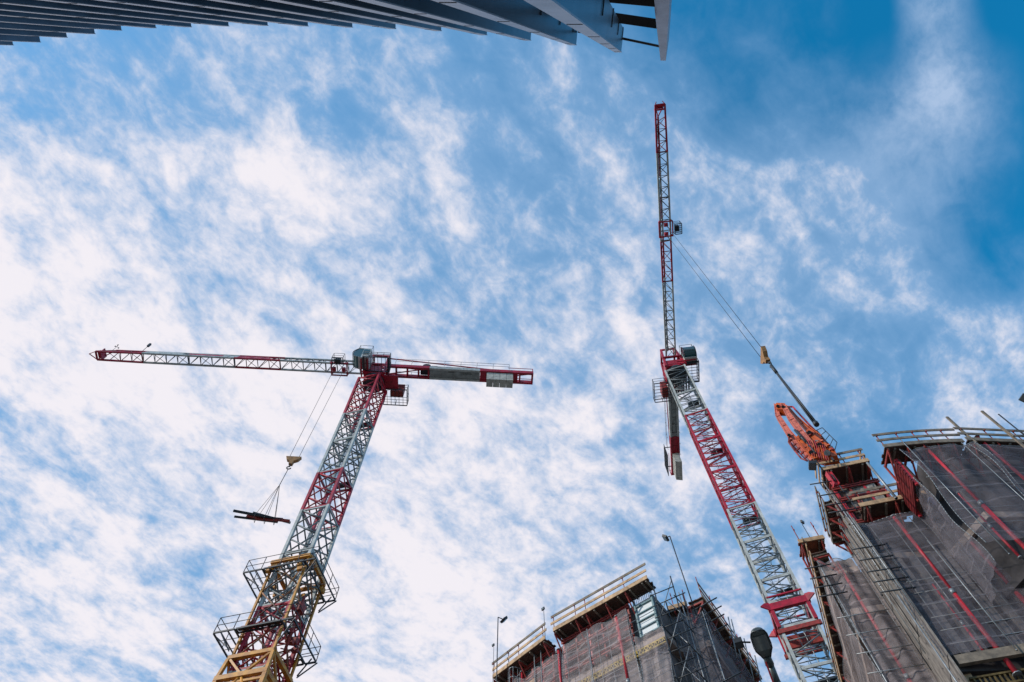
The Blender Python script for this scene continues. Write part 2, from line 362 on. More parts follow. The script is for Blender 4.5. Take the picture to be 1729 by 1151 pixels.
    cb = MB(); z0 = zt+0.45; first = len(C.objects)
    side = [(1.15,z0),(2.35,z0),(2.85,z0+0.55),(2.9,z0+1.15),(2.45,z0+2.0),(1.15,z0+2.05)]
    cb.prism([(x,1.1,z) for x,z in [(1.15,z0),(1.95,z0),(1.95,z0+2.05),(1.15,z0+2.05)]], (0,1,0), 1.35)
    cb.box(1.95,2.2,1.1,2.45,z0,z0+0.1); cb.box(1.95,2.45,1.1,2.45,z0+1.98,z0+2.08)
    cab = cb.build('cab', CABW, t, True)
    gl = MB(); gl.prism([(x,1.14,z) for x,z in [(1.95,z0+0.1),(2.2,z0+0.1),(2.42,z0+.17),(2.62,z0+0.32),(2.78,z0+0.55),(2.86,z0+0.85),(2.86,z0+1.15),(2.78,z0+1.45),(2.62,z0+1.75),(2.42,z0+1.97),(1.95,z0+1.97)]], (0,1,0), 1.27)
    gl.box(1.3,1.9,1.07,1.10,z0+0.9,z0+1.8); gl.box(1.3,1.9,2.45,2.48,z0+0.7,z0+1.8); gl.build('window', GLASS, cab, True)
    fr = MB()
    for y in (1.12, 2.43):
        pts = [(1.95,y,z0+0.06),(2.22,y,z0+0.06),(2.44,y,z0+.13),(2.65,y,z0+.28),(2.82,y,z0+0.53),(2.9,y,z0+.85),(2.9,y,z0+1.16),(2.82,y,z0+1.48),(2.45,y,z0+2.02)]
        fr.path([Vector(p) for p in pts], 0.035, 5)
    fr.tube((2.84,1.12,z0+.56),(2.84,2.43,z0+.56),.03,5); fr.build('window_frame', DSTEEL, cab, True)
    rr = MB(); rails(rr, [(1.15,1.1,z0+2.08),(2.45,1.1,z0+2.08),(2.45,2.45,z0+2.08),(1.15,2.45,z0+2.08)], h=0.6, mid=1); rr.build('roof_rail', GALV, cab, True)
    st = MB(); st.beam((1.3,0.2,z0-0.08),(1.3,2.3,z0-0.08),0.14); st.beam((1.9,0.2,z0-0.08),(1.9,2.3,z0-0.08),0.12); st.build('cab_bracket', RED, t, True)
    for o_ in list(C.objects)[first:]:
        for v_ in o_.data.vertices: v_.co.x -= 0.6
    # jib: two bottom chords, one top chord
    hw, jh = 0.52, 1.75; x0 = q*0.7; seg = jib_len/len(jib_bands)
    for i, (m, lab) in enumerate(jib_bands):
        a, b = MB(), MB(); xa = x0+i*seg; xb = xa+seg; last = i == len(jib_bands)-1
        tz = lambda x: H+jh*(1-0.25*(x-x0)/jib_len)
        if last: xt = xb-1.3
        else: xt = xb
        for sy in (-1,1): a.beam((xa,sy*hw,H),(xb,sy*hw*(0.9 if last else 1),H),0.16,0.17)
        a.beam((xa,0,tz(xa)),(xt,0,tz(xt)),0.16)
        if last:
            a.beam((xt,0,tz(xt)),(xb,-hw*.9,H+.1),0.09); a.beam((xt,0,tz(xt)),(xb,hw*.9,H+.1),0.09)
            a.beam((xb,-hw*.9,H),(xb,hw*.9,H),0.14); tp_ = .9 if style == 'X' else .25; a.beam((xb,-hw*.9,H),(xb+tp_,0 if style == 'X' else -.3,H+0.3),0.07); a.beam((xb,hw*.9,H),(xb+tp_,0 if style == 'X' else .3,H+0.3),0.07)
            a.box(xb-0.55,xb-0.45,-hw*.9,hw*.9,H-.1,H+0.8); a.tube((xb-.2,-.35,H+.35),(xb-.2,.35,H+.35),.22,14)
        n = max(2, round(seg/1.25))
        for k in range(n):
            xs = xa+seg*k/n; xe = xa+seg*(k+1)/n; xm = (xs+xe)/2
            if xm > xt: continue
            for sy in (-1,1):
                b.tube((xs,sy*hw,H),(xm,0,tz(xm)),0.042,5); b.tube((xm,0,tz(xm)),(xe,sy*hw,H),0.042,5)
            s1 = 1 if k % 2 else -1
            b.tube((xs,s1*hw,H),(xe,-s1*hw,H),0.028,5); b.tube((xs,-hw,H),(xs,hw,H),0.03,5)
        b.beam((xa+.05,-hw,H+.02),(xa+.05,hw,H+.02),0.1); 
        o = mark(a.build('jib_section', m, t, True), lab); b.build('bracing', JIBB if m is GREY else DRED, o, True)  # bracing colour darkened for the shaded jib underside
    for (u0, u1, m, lab) in plates:
        p = MB(); xa, xb = x0+u0*jib_len, x0+u1*jib_len
        sg = 1 if style == 'X' else -1; p.box8([(xa,sg*.40-.02,H+.25),(xb,sg*.40-.02,H+.25),(xb,sg*.40+.02,H+.25),(xa,sg*.40+.02,H+.25),(xa,sg*.10-.02,H+1.3),(xb,sg*.10-.02,H+1.3),(xb,sg*.10+.02,H+1.3),(xa,sg*.10+.02,H+1.3)])
        mark(p.build('side_plate', m, t, True), lab)
    # counter jib
    xs = -q*0.7; seg = 0
    for (u0, u1, m, lab) in cj_bands:
        a = MB(); xa, xb = xs-u0*cj_len, xs-u1*cj_len; cw2 = .55 if style == 'X' else .42
        for sy in (-1,1): a.box(xb,xa,sy*cw2-0.11,sy*cw2+0.11,H-0.28,H+0.22)
        if m is GREY:
            d_ = MB(); wi = cw2-.11; d_.box(xb+.02,xa-.02,-wi,wi,H-0.18,H-0.13)
            n = 7
            for k in range(n): x = xa+(xb-xa)*(k+.5)/n; d_.box(x-.05,x+.05,-wi,wi,H-0.26,H-0.18)
            d_.box(xa-2.6,xa-1.9,-wi*.5,wi*.5,H-.3,H-.18); d_.box(xb+.8,xb+1.8,-wi*.7,wi*.3,H-.34,H-.18)
            d_.build('deck_plate', DECKG, t, True); a.beam((xa-.06,-wi,H),(xa-.06,wi,H),.1); a.beam((xb+.06,-wi,H),(xb+.06,wi,H),.1)
        else:
            n = 4
            for k in range(n+1): x = xa+(xb-xa)*k/n; x = min(max(x, xb+.1), xa-.1); a.box(x-.08,x+.08,-0.44,0.44,H-0.24,H+0.1)
            a.beam((xa-.1,-.44,H),(xb+.1,.44,H),0.1,.08)
            if u1 >= 1: a.box(xb+1.6,xa-.05,-.44,.44,H-.2,H-.14)
        mark(a.build('counter_jib_section', m, t, True), lab)
    xe = xs-cj_len
    rr = MB(); rails(rr, [(xs-1,0.75,H+.2),(xe+2.5,0.75,H+.2)], closed=False, r=0.022, post=1.6); rails(rr, [(xs-1,-0.75,H+.2),(xe+3.5,-0.75,H+.2)], closed=False, r=0.022, post=1.6); rr.build('walkway_rail', GALV, t, True)
    ti = MB()
    for sy in (-1,1): ti.beam((-q*.6,sy*0.45,H+1.9),(xe+4.2,sy*0.5,H+0.35),0.09,0.12)
    ti.build('tie_bar', RED, t, True)
    wn = MB(); wn.tube((xs-4.2,-.35,H+.75),(xs-4.2,.4,H+.75),.42,16); wn.box(xs-5.2,xs-3.6,-.42,.42,H+.22,H+.4); wn.box(xs-5.3,xs-4.7,-.3,.3,H+.4,H+1.0); wn.build('hoist_winch', DSTEEL, t, True)
    for k in range(4):
        c0 = MB(); xa = xe+(2.1 if style == 'X' else .55)+k*0.68; zb = H-1.75 if style == 'X' else H-2.2; yw = .52 if style == 'X' else .36; c0.box8([(xa,-yw,zb+.25),(xa+.655,-yw,zb+.25),(xa+.655,yw,zb),(xa,yw,zb),(xa,-yw,H-.3),(xa+.655,-yw,H-.3),(xa+.655,yw,H-.3),(xa,yw,H-.3)]); c0.box(xa+.2,xa+.46,-0.3,0.3,H-.3,H-.1); c0.build('counterweight', CW, t, True)
    en = MB()
    for sy in (-1,1): en.beam((xe+.05,sy*.6,H-.3),(xe+.05,sy*.6,H+.8),.08); en.beam((xe+.05,sy*.6,H+.8),(xe+2.6,sy*.6,H+.8),.05)
    en.beam((xe+.05,-.6,H+.75),(xe+.05,.6,H+.75),.06); en.beam((xe+.05,-.6,H-.05),(xe+.05,.6,H-.05),.14); en.build('end_frame', RED, t, True)
    # trolley, ropes, hook block
    tr = MB(); x = trolley_x
    for sx in (-.8,.8): tr.beam((x+sx,-.75,H-.22),(x+sx,.75,H-.22),.12); tr.tube((x+sx,-.66,H-.05),(x+sx,-.58,H-.05),.14,12); tr.tube((x+sx,.58,H-.05),(x+sx,.66,H-.05),.14,12)
    for sy in (-.7,.7): tr.beam((x-.85,sy,H-.3),(x+.85,sy,H-.3),.1,.16)
    tr.tube((x-.5,-.2,H-.35),(x-.5,.2,H-.35),.22,12); tr.tube((x+.5,-.2,H-.35),(x+.5,.2,H-.35),.22,12)
    tro = tr.build('trolley', RED, t, True)
    bk = MB(); grating(bk, x-.55,x+.55,.85,1.55,H-.75,step=.2); rails(bk, [(x-.55,.85,H-.75),(x+.55,.85,H-.75),(x+.55,1.55,H-.75),(x-.55,1.55,H-.75)], h=1.0, r=.02); bk.box(x-.25,x+.3,.9,1.3,H-.7,H-.2); bk.build('basket', DSTEEL, tro, True)
    rp = MB()
    for sx in (-.5,.5):
        rp.tube((x+sx,0,H-.4),(x+sx*.75,0,hook_z+.55),0.02,4)
    rp.build('hoist_rope', ROPE, t, True)
    hk = MB(); hk.prism([(x-.62,-.14,hook_z+.55),(x+.62,-.14,hook_z+.55),(x+.45,-.14,hook_z+.15),(x+.16,-.14,hook_z-.05),(x+.14,-.14,hook_z-.45),(x-.14,-.14,hook_z-.45),(x-.16,-.14,hook_z-.05),(x-.45,-.14,hook_z+.15)], (0,1,0), .28)
    o = hk.build('hook_block', TAN, t, True)
    hh = MB(); pts = [Vector((x+.2*math.sin(a),0,hook_z-.85-.2*math.cos(a)+.05)) for a in [(-.2+i*.5)*1.0 for i in range(9)]]
    hh.tube((x,0,hook_z-.42),(x,0,hook_z-.7),.06,6); hh.path([Vector((x,0,hook_z-.66))]+[Vector((x+.17*math.cos(a),0,hook_z-.86+.17*math.sin(a))) for a in [1.4-i*.55 for i in range(9)]], .05, 6); hh.build('hook', DSTEEL, o, True)
    extra(t, my)
    return t
def climbing_frame(t, my):
    c, s_ = math.cos(my), math.sin(my)
    def rot(mb):
        mb.v = [(x*c-y*s_, x*s_+y*c, z) for (x,y,z) in mb.v]; return mb
    a, b = MB(), MB(); lattice(a, b, 26.4+EYE, 34.0+EYE, 2.4, 0, 3, 0.13, 0.05, 'X')
    for z in (26.6+EYE, 33.9+EYE):
        for k in (-1,1): a.beam((-1.34,k*1.3,z),(1.34,k*1.3,z),.18,.24); a.beam((k*1.3,-1.19,z),(k*1.3,1.19,z),.18,.22)
    o = rot(a).build('climbing_frame', YEL, t, True); rot(b).build('bracing', mat('rust_stained_brace', (0.30,0.13,0.05), 0.6, var=0.5, scale=2, col2=(0.08,0.05,0.05)), o, True)
    a, b = MB(), MB(); lattice(a, b, 0, 25.2+EYE, 2.8, 0, 9, 0.22, 0.09, 'K')
    lo, hi_ = 25.2+EYE, 26.5+EYE
    for sy in (-1,1): a.beam((-1.5,sy*1.4,lo),(1.5,sy*1.4,lo),.24,.28); a.beam((sy*1.4,-1.28,lo),(sy*1.4,1.28,lo),.24,.26)
    for sx in (-1,1):
        for sy in (-1,1): a.beam((sx*1.4,sy*1.4,lo),(sx*1.3,sy*1.3,hi_),.18)
    for sy in (-1,1): a.beam((0,sy*1.4,lo),(-1.2,sy*1.3,hi_),.12); a.beam((0,sy*1.4,lo),(1.2,sy*1.3,hi_),.12)
    for sx in (-1,1): a.beam((sx*1.4,0,lo),(sx*1.3,-1.2,hi_),.12); a.beam((sx*1.4,0,lo),(sx*1.3,1.2,hi_),.12)
    o = mark(rot(a).build('base_tower', YEL, t, True), 'wide yellow lower tower'); rot(b).build('bracing', YEL, o, True)
    for hz in (32.9, 28.2):
        z = hz+EYE; X0, X1, Y0, Y1 = -2.7, 1.5, -1.75, 1.8
        p = MB(); gi = 1.42
        grating(p, X0,-gi,Y0,Y1,z); grating(p, gi,X1+.6,Y0,Y1,z+.004); grating(p, -gi+.08,gi-.08,Y0,-gi,z+.008); grating(p, -gi+.08,gi-.08,gi,Y1,z+.012)
        for x in (-gi,gi):
            for y in (Y0,Y1): p.beam((x,y*.8,z-1.2),(x*1.55,y,z-.08),.06)
        for y in (-gi,gi): p.beam((-gi,y,z-1.1),(X0+.1,y,z-.06),.06); p.beam((gi,y,z-1.1),(X1+.5,y,z-.06),.06)
        o = rot(p).build('working_platform', DSTEEL, t, True)
        if hz < 30:
            d_ = MB(); d_.box(-1.3,1.3,Y0+.06,-gi-.05,z+.06,z+.09); rot(d_).build('deck_board', PLY, o, True)
        random.seed(int(hz))
        for _ in range(16):
            cl = MB(); x, y = random.choice([(random.uniform(-1.2,1.2), random.choice((-1.5,1.5))), (random.choice((-1.5,1.5)), random.uniform(-1.2,1.2))]); zz = z+random.uniform(-.5,.7)
            cl.box(x-random.uniform(.05,.25),x+.12,y-.1,y+random.uniform(.05,.2),zz,zz+random.uniform(.08,.4))
            cl.beam((x,y,zz+.05),(x*.6+random.uniform(-.6,.6),y*.6,zz+random.uniform(-.6,.6)),.05)
            rot(cl).build('platform_clutter', RUST if hz < 30 else YEL, o, True)  # random boxes and bars, loose clutter around the platform
        r = MB(); rails(r, [(X0,Y0,z),(X1+.6,Y0,z),(X1+.6,Y1,z),(X0,Y1,z)], post=1.3, r=.024); rot(r).build('guard_rail', DSTEEL, o, True)
    j = MB(); j.tube((1.5,-.6,27+EYE),(1.5,-.6,31+EYE),.09,10); j.box(1.35,1.7,-.85,-.35,29.8+EYE,30.4+EYE); rot(j).build('hydraulic_jack', RUST, t, True)
    d = MB()                                    # anemometer and beacon near the jib tip
    return
def left_extra(t, my):
    climbing_frame(t, my)
    d = MB(); x = 24.9; H = HL
    d.tube((x,0,H+1.3),(x,0,H+3.0),.03,5); d.box(x-.1,x+.1,-.1,.1,H+2.7,H+3.3); d.build('beacon', DSTEEL, t, True)
    d = MB(); x = 27.9; d.tube((x,0,H+1.0),(x,0,H+2.3),.02,5)
    for k in range(3): a = k*2.1; d.tube((x,0,H+2.3),(x+.2*math.cos(a),.2*math.sin(a),H+2.3),.02,4); d.tube((x+.2*math.cos(a),.2*math.sin(a),H+2.25),(x+.2*math.cos(a),.2*math.sin(a),H+2.37),.06,6)
    d.build('anemometer', DSTEEL, t, True)
HL = 63.0+EYE
GS = 'pale grey mast section'; RS = 'red mast section'
E = EYE
hs_ = [0, 4.1, 8.6, 13.1, 17.6, 21.4+E]
secs = [(hs_[i], hs_[i+1], GREY, BRACE, GS, 2, 2) for i in range(5)] + [(21.4+E, 25.9+E, GREY, BRACE, GS, 2, 2)]
for k_, (za, zb) in enumerate([(25.9,30.4),(30.4,34.9),(34.9,39.4),(39.4,43.9),(43.9,48.4),(48.4,52.9),(52.9,59.8)]):
    r_ = k_ in (0, 3, 6); secs.append((za+E, zb+E, RED if r_ else GREY, RED if r_ else BRACE, RS if r_ else GS, 2, 2.1 if k_ == 6 else 2))
rj, gj = 'red jib section', 'grey jib section'
craneL = tower_crane('red and grey tower crane on a yellow climbing frame, its jib pointing left', (-13.8, 32.0), math.radians(180+3.3), math.radians(-14), secs, 2.0, HL, 28.1,
    [(GREY,gj),(GREY,gj),(RED,rj),(GREY,gj),(GREY,gj),(RED,rj)], 15.3,
    [(0,.30,RED,'red counter jib section'),(.30,.64,GREY,'grey counter jib section'),(.64,1.0,RED,'red counter jib section')],
    4.0, 46.2+E, 'X', 0.20, [(.38,.50,RED,'red side plate'),(.50,.555,GREY,'grey side plate'),(.555,.68,RED,'red side plate'),(.70,.84,GREY,'grey side plate')], left_extra)
def right_extra(t, my):
    c, s_ = math.cos(my), math.sin(my)
    def rot(mb): mb.v = [(x*c-y*s_, x*s_+y*c, z) for (x,y,z) in mb.v]; return mb
    z = 33.0+E; a = MB(); q = 1.15
    for k in (-1,1): a.beam((-q-.2,k*q,z),(q+.2,k*q,z),.26,.5); a.beam((k*q,-q+.14,z),(k*q,q-.14,z),.26,.48)
    for (x,y) in ((-q,-q),(q,-q),(q,q),(-q,q)):
        sx, sy = (1 if x>0 else -1), (1 if y>0 else -1)
        a.prism([(x,y,z-.3),(x+sx*.6,y+sy*.2,z+.05),(x+sx*.3,y+sy*.1,z+.3),(x,y,z+.35)], (0,1,0), .12*sy); a.beam((x,y,z-1.6),(x,y,z-.3),.22)
    for k in (-1,1): a.beam((-q,k*q,z+.85),(q,k*q,z+.85),.1,.1)
    rot(a).build('tie_collar', RED, t, True)
    b = MB(); z2 = z-1.9
    for k in (-1,1): b.beam((-q-.2,k*q,z2),(q+.2,k*q,z2),.16,.3)
    b.beam((-q,0,z2),(q,0,z2),.14,.9); rot(b).build('inner_frame', RUST, t, True)
    # box with cladding under the slewing ring
    p = MB()
    for i in range(7): p.box(-.95,.95,-.95+i*.28,-.95+i*.28+.16,HR-5.2,HR-5.1)
    p.build('machine_floor', DSTEEL, t, True)
    sp = MB()
    for k in range(9): sp.box(-14.2,-11.2,-1.25,-1.2,HR-1.9+k*.28,HR-1.86+k*.28)
    for k in range(6): sp.beam((-14.2+k*.6,-1.22,HR-1.9),(-14.2+k*.6,-1.22,HR+.5),.05)
    for x_ in (-14.1,-11.3): sp.beam((x_,-1.25,HR-.1),(x_,-.5,HR-.1),.08)
    sp.build('side_cage', DSTEEL, t, True)
HR = 70.0+E
secsR = [(3.0*i, 3.0*i+3.0, GREY, BRACE, GS, 2.15, 2.15) for i in range(0, 11)]
secsR += [(33.0, 37.0, GREY, BRACE, GS, 2.15, 2.15), (37.0, 40.8, GREY, BRACE, GS, 2.15, 2.15), (40.8, 44.6, GREY, BRACE, GS, 2.15, 2.15),
          (44.6, 49.5, RED, RED, RS, 2.15, 2.15), (49.5, 54.2, RED, RED, RS, 2.15, 2.15), (54.2, 58.9, RED, RED, RS, 2.15, 2.15), (58.9, 63.0, GREY, BRACE, GS, 2.15, 2.15), (63.0, HR-3.15, GREY, BRACE, GS, 2.15, 2.15)]
craneR = tower_crane('red and grey tower crane whose jib points up the picture, right of the street lamp', (18.2, 34.7), math.atan2(-.991, -.134), math.radians(-20), secsR, 2.15, HR, 27.6,
    [(GREY,gj),(GREY,gj),(RED,rj),(GREY,gj),(GREY,gj),(RED,rj)], 14.6,
    [(0,.12,RED,'red counter jib section'),(.12,.62,GREY,'grey counter jib section'),(.62,1.0,RED,'red counter jib section')],
    15.9, 38.9+E, 'Z', 0.17, [(.58,.66,RED,'red side plate'),(.67,.73,GREY,'grey side plate'),(.74,.85,RED,'red side plate'),(.87,.93,GREY,'grey side plate')], right_extra)
# ------------------------------------------------------------------ loads under the hooks
hl = craneL.matrix_basis @ Vector((4.0, 0, 46.2+E-1.0))
P0 = at(401, 861, 39.2); P1 = at(485, 877, 39.2); mid = (P0+P1)/2; mid.x = hl.x-.1; mid.y = hl.y; half = (P1-P0)/2
half = Vector((half.x, half.y*0.6, 0)).normalized()*2.05; sd_ = Vector((-half.y, half.x, 0)).normalized()
ld = thing('beam_bundle', 'bundle of dark steel beams slung under the left crane hook', 'load', mid)
random.seed(3)
for i, (o, z, a, b, w) in enumerate([(-.16,0,-1.0,.80,.14),(.02,0,-.55,.98,.16),(.2,0,-.95,.55,.12),(-.1,.16,-.35,1.0,.13),(.1,.17,-.45,.7,.14),(.0,-.16,-.2,.55,.12)]):
    m = MB(); p = mid+sd_*o+Vector((0,0,z)); half_ = half; half = half_+sd_*[.10,-.16,.05,.2,-.1,-.22][i]+Vector((0,0,[-.10,-.16,.02,-.22,-.05,-.12][i])); m.beam(p+half*a+Vector((0,0,w*.42)), p+half*b+Vector((0,0,w*.42)), w, w*.14); m.beam(p+half*a-Vector((0,0,w*.42)), p+half*b-Vector((0,0,w*.42)), w, w*.14); m.beam(p+half*a, p+half*b, w*.25, w*.72); m.build('beam', [DSTEEL, RUST, DSTEEL, GALV][i % 4], ld); half = half_
sl = MB(); knot = hl.lerp(mid, .35)
sl.tube(hl, knot, .03, 5)
for u in (-.22,.12,.45):
    for k in (-.28,.28):
        q = mid+half*u+sd_*k; sl.tube(knot, q, .018, 4); sl.tube(q, q+Vector((0,0,-.28)), .018, 4)
    sl.tube(mid+half*u+sd_*.28+Vector((0,0,-.28)), mid+half*u-sd_*.28+Vector((0,0,-.28)), .02, 4)
sl.build('sling', ROPE, ld)
hr = craneR.matrix_basis @ Vector((15.9, 0, 38.9+E-1.0))
ch = MB(); bot = Vector((hr.x, hr.y, 30.9+E)); ch.tube(hr, hr+Vector((0,0,-1.0)), .10, 8)
for k, (dx, dy) in enumerate(((.06,.02),(-.05,.05),(.02,-.06))): ch.tube(hr+Vector((dx*.3,dy*.3,-.8)), bot+Vector((dx,dy,0)), .05, 6)
ch.tube(bot, bot+Vector((0,0,.25)), .14, 8)
tag(ch.build('lifting_chain', DSTEEL, None, False, bot), 'long dark lifting chain hanging from the right crane hook above the orange boom', 'chain')
# ------------------------------------------------------------------ working platforms, nets, props
def boards(mb, fr, s0, s1, o, h0, h1, th, bulge, n=6):
    for i in range(n):
        a = s0+(s1-s0)*i/n; b = s0+(s1-s0)*(i+1)/n
        ba = bulge*4*(i/n)*(1-i/n); bb = bulge*4*((i+1)/n)*(1-(i+1)/n)
        P = fr.pt
        mb.box8([P(a,o+ba,h0),P(b,o+bb,h0),P(b,o+bb+th,h0),P(a,o+ba+th,h0),P(a,o+ba,h1),P(b,o+bb,h1),P(b,o+bb+th,h1),P(a,o+ba+th,h1)])
def platform(label, fr, s0, s1, hd, depth, posts, bulge=0.0, o=0.0, wood=WOOD, wood2=WOODG, ends=(False, False), strut=1.3, rise=1.1, lean=0.0, rail=True, deckm=None):
    t = thing('working_platform', label, 'platform', fr.pt((s0+s1)/2, o-depth/2, hd), group='timber working platforms on the unfinished buildings')
    n = 1 if bulge == 0 else 6
    m = MB(); boards(m, fr, s0, s1, o-.05, hd-.06, hd+.19, .045, bulge, n); mark(m.build('toe_board', wood, t), 'toe board')
    for k, hh in enumerate((0.46, 0.92) if rail else ()):
        m = MB(); j = random.uniform(-.08,.08); boards(m, fr, s0-.1+j, s1+.08+j, o-.05, hd+hh, hd+hh+.16, .04, bulge, n); m.build('guard_board', wood2 if k else wood, t)
    m = MB(); P = fr.pt
    nb = 5
    for i in range(nb): a = o-.06-(depth-.06)*i/nb; b = o-.06-(depth-.06)*(i+1)/nb+.012; boards(m, fr, s0+random.uniform(-.05,.05), s1+random.uniform(-.05,.05), b, hd-.055, hd, a-b, bulge, n)
    m.build('deck', deckm or PLY, t)
    m = MB(); k = max(2, int((s1-s0)/.75))
    for s_ in [s0+.15, s1-.15]+[s0+(s1-s0)*(i+.5)/k for i in range(k)]: m = MB(); fr.fb(m, s_-.04, s_+.04, o-depth+.02, o-.07, hd-.16, hd-.057); m.build('joist', WOODG, t)
    for s_ in posts:
        b_ = bulge*4*((s_-s0)/(s1-s0))*(1-(s_-s0)/(s1-s0)); q = MB()
        q.tube(P(s_,o+b_-.075,hd-.3), P(s_,o+b_-.075+lean,hd+rise), .024, 6); q.beam(P(s_,o+b_-.075,hd+.9),P(s_,o+b_+.03,hd+.9),.05,.05); q.build('guard_post', RUST, t)
        q = MB(); q.beam(P(s_,o+b_-.09,hd-.21),P(s_,o-depth-.02,hd-.21),.08,.1); q.beam(P(s_,o+b_-.12,hd-.25),P(s_,o-depth,hd-strut),.06,.07); q.beam(P(s_+.0,o-depth-.02,hd-strut-.15),P(s_,o-depth-.02,hd-.1),.07,.07); q.build('bracket', RUST, t)
    for k, e in enumerate(ends):
        if e:
            q = MB(); s_ = (s0, s1)[k]
            for hh in (.46,.92): fr.fb(q, s_-.02, s_+.02, o-depth, o-.06, hd+hh+.01, hd+hh+.15)
            fr.fb(q, s_-.02, s_+.02, o-depth, o-.06, hd+.01, hd+.18); q.build('end_board', wood, t)
    return t
def net(label, fr, s0, s1, h0, h1, o, m, sag=0.15, slant=0.0, cols=56, rows=40, hem=True):
    random.seed(hash(label) % 1000 if False else int((s1-s0)*100+h1*10))
    ph = [random.uniform(0, 6.28) for _ in range(6)]
    t = thing('safety_net', label, 'safety net', fr.pt((s0+s1)/2, o, h0), group='debris nets on the unfinished buildings')
    k = MB(); top = []
    for j in range(rows+1):
        for i in range(cols+1):
            u, v = i/cols, j/rows
            edge = 1-abs(math.sin(u*PI*3.0+ph[0]))
            hh = h0+(h1-h0)*v - (sag*edge+.03*math.sin(u*17+ph[1]))*v*v + slant*(u-.5)
            oo = o + .07*math.sin(u*11+ph[2]+v*5)+.03*math.sin(u*26+ph[3]+v*4)*(1-v*.3)+.05*math.sin(v*9+ph[4]+u*6)+.05*math.sin((u-v*.6)*15+ph[1])*(.3+.7*abs(math.sin(v*4+ph[0])))
            k.v.append(tuple(fr.pt(s0+(s1-s0)*u+.05*math.sin(v*7+ph[5]), oo, hh)))
            if j == rows: top.append(Vector(k.v[-1]))
    for j in range(rows):
        for i in range(cols):
            a = j*(cols+1)+i; k.smooth.add(len(k.f)); k.f.append((a, a+1, a+cols+2, a+cols+1))
    k.build('net_sheet', m, t)
    q = MB(); q.path(top, .017, 5); q.path([Vector(k.v[j*(cols+1)]) for j in range(rows+1)], .015, 5); q.path([Vector(k.v[j*(cols+1)+cols]) for j in range(rows+1)], .015, 5); q.build('hem_rope', GALV, t)
    return t
def pole(kind, label, a, b, r, m, group, cat, collar=True, n=8, name=None):
    t = MB(); t.tube(a, b, r, n)
    a = Vector(a); b = Vector(b)
    if kind == 'prop':
        base = thing(name or 'steel_prop', label, cat, b, group=group)
        t = MB(); mid_ = a.lerp(b, .55); t.tube(a, mid_, r*.82, n); t.tube(mid_, b, r, n); t.build('tube', m, base)
        d = (b-a).normalized(); MB().tube(mid_-d*.12, mid_+d*.1, r*1.25, n).build('collar', GALV, base); MB().tube(b-d*.02, b+d*.02, r*1.7, n).build('foot_plate', GALV, base); MB().tube(a-d*.02, a+d*.02, r*1.5, n).build('head_plate', GALV, base)
        return base
    d = (b-a).normalized(); t.tube(b-d*.05, b+d*.0, r*1.3, n)
    return tag(t.build(name or 'scaffold_pole', m, None, False, b), label, cat, group)
def floodlight(label, a, b, head, group='floodlights on poles', s=1.0):
    a, b, head = Vector(a), Vector(b), Vector(head)
    t = thing('floodlight', label, 'floodlight', b, group=group)
    m = MB(); m.tube(a, b, .035*s, 6); m.build('pole', DSTEEL, t)
    d = (head-a).normalized(); m = MB(); m.beam(a, head, .04*s, .04*s); side = d.cross(Vector((0,0,1))).normalized()
    if side.length < .5: side = Vector((1,0,0))
    up = Vector((0,0,1)); c = head
    m.build('bracket', DSTEEL, t)
    m = MB(); f = (d*.7+up*-.7).normalized(); w = side*.24*s; v = f.cross(side).normalized()*.17*s; g_ = f*.09*s
    m.box8([c-w-v-g_*.6, c+w-v-g_*.6, c+w+v-g_*.6, c-w+v-g_*.6, c-w*.85-v*.85+g_, c+w*.85-v*.85+g_, c+w*.85+v*.85+g_, c-w*.85+v*.85+g_])
    hd = m.build('lamp_head', DSTEEL, t)
    m = MB(); c2 = c+g_*1.05; m.box8([c2-w*.75-v*.75,c2+w*.75-v*.75,c2+w*.75+v*.75,c2-w*.75+v*.75,c2-w*.75-v*.75+f*.01,c2+w*.75-v*.75+f*.01,c2+w*.75+v*.75+f*.01,c2-w*.75+v*.75+f*.01]); m.build('lens', LENS, hd)
    return t
# ================================================================== building on the lower left
L1 = Fr((2.3, 30.8), (7.28, 26.9)); L2 = Fr((-1.18, 34.4), (1.9, 31.15)); L3 = Fr((8.8, 28.6), (10.1, 28.1)); L4 = Fr((10.1, 28.1), (14.6, 34.9))
bl = thing('unfinished_building', 'smaller unfinished concrete building with netted curved front, lower middle of the picture', 'building', (5, 38, 0))
def storey(poly, h0, h1, name, m, parent, inset=0.0):
    cx = sum(p[0] for p in poly)/len(poly); cy = sum(p[1] for p in poly)/len(poly); q = []
    for p in poly:
        v = Vector((p[0]-cx, p[1]-cy)); l = v.length; v = v*((l-inset)/l); q.append((cx+v.x, cy+v.y, h0+E))
    return MB().prism(q, (0, 0, 1), h1-h0).build(name, m, parent)
wl = [L2.pt(-.3,-.95,0), L2.pt(4.7,-.95,0), L1.pt(6.15,-.95,0), L1.pt(6.15,-2.4,0), L3.pt(0,-.35,0), L3.pt(1.3,-.35,0), L4.pt(8.2,-.35,0), Vector((10,46,0)), Vector((0,44,0))]
wl = [(p.x, p.y) for p in wl]
for k in range(9):
    top = 25.15-3.1*k
    if top < 0: break
    storey(wl, top, top+.36, 'floor_slab', CONCP, bl)
    storey(wl, max(top-2.74, -1.6), top-.01, 'wall', CONC, bl, inset=.45)
storey(wl, 25.51, 28.1, 'wall', CONC, bl, inset=.25)
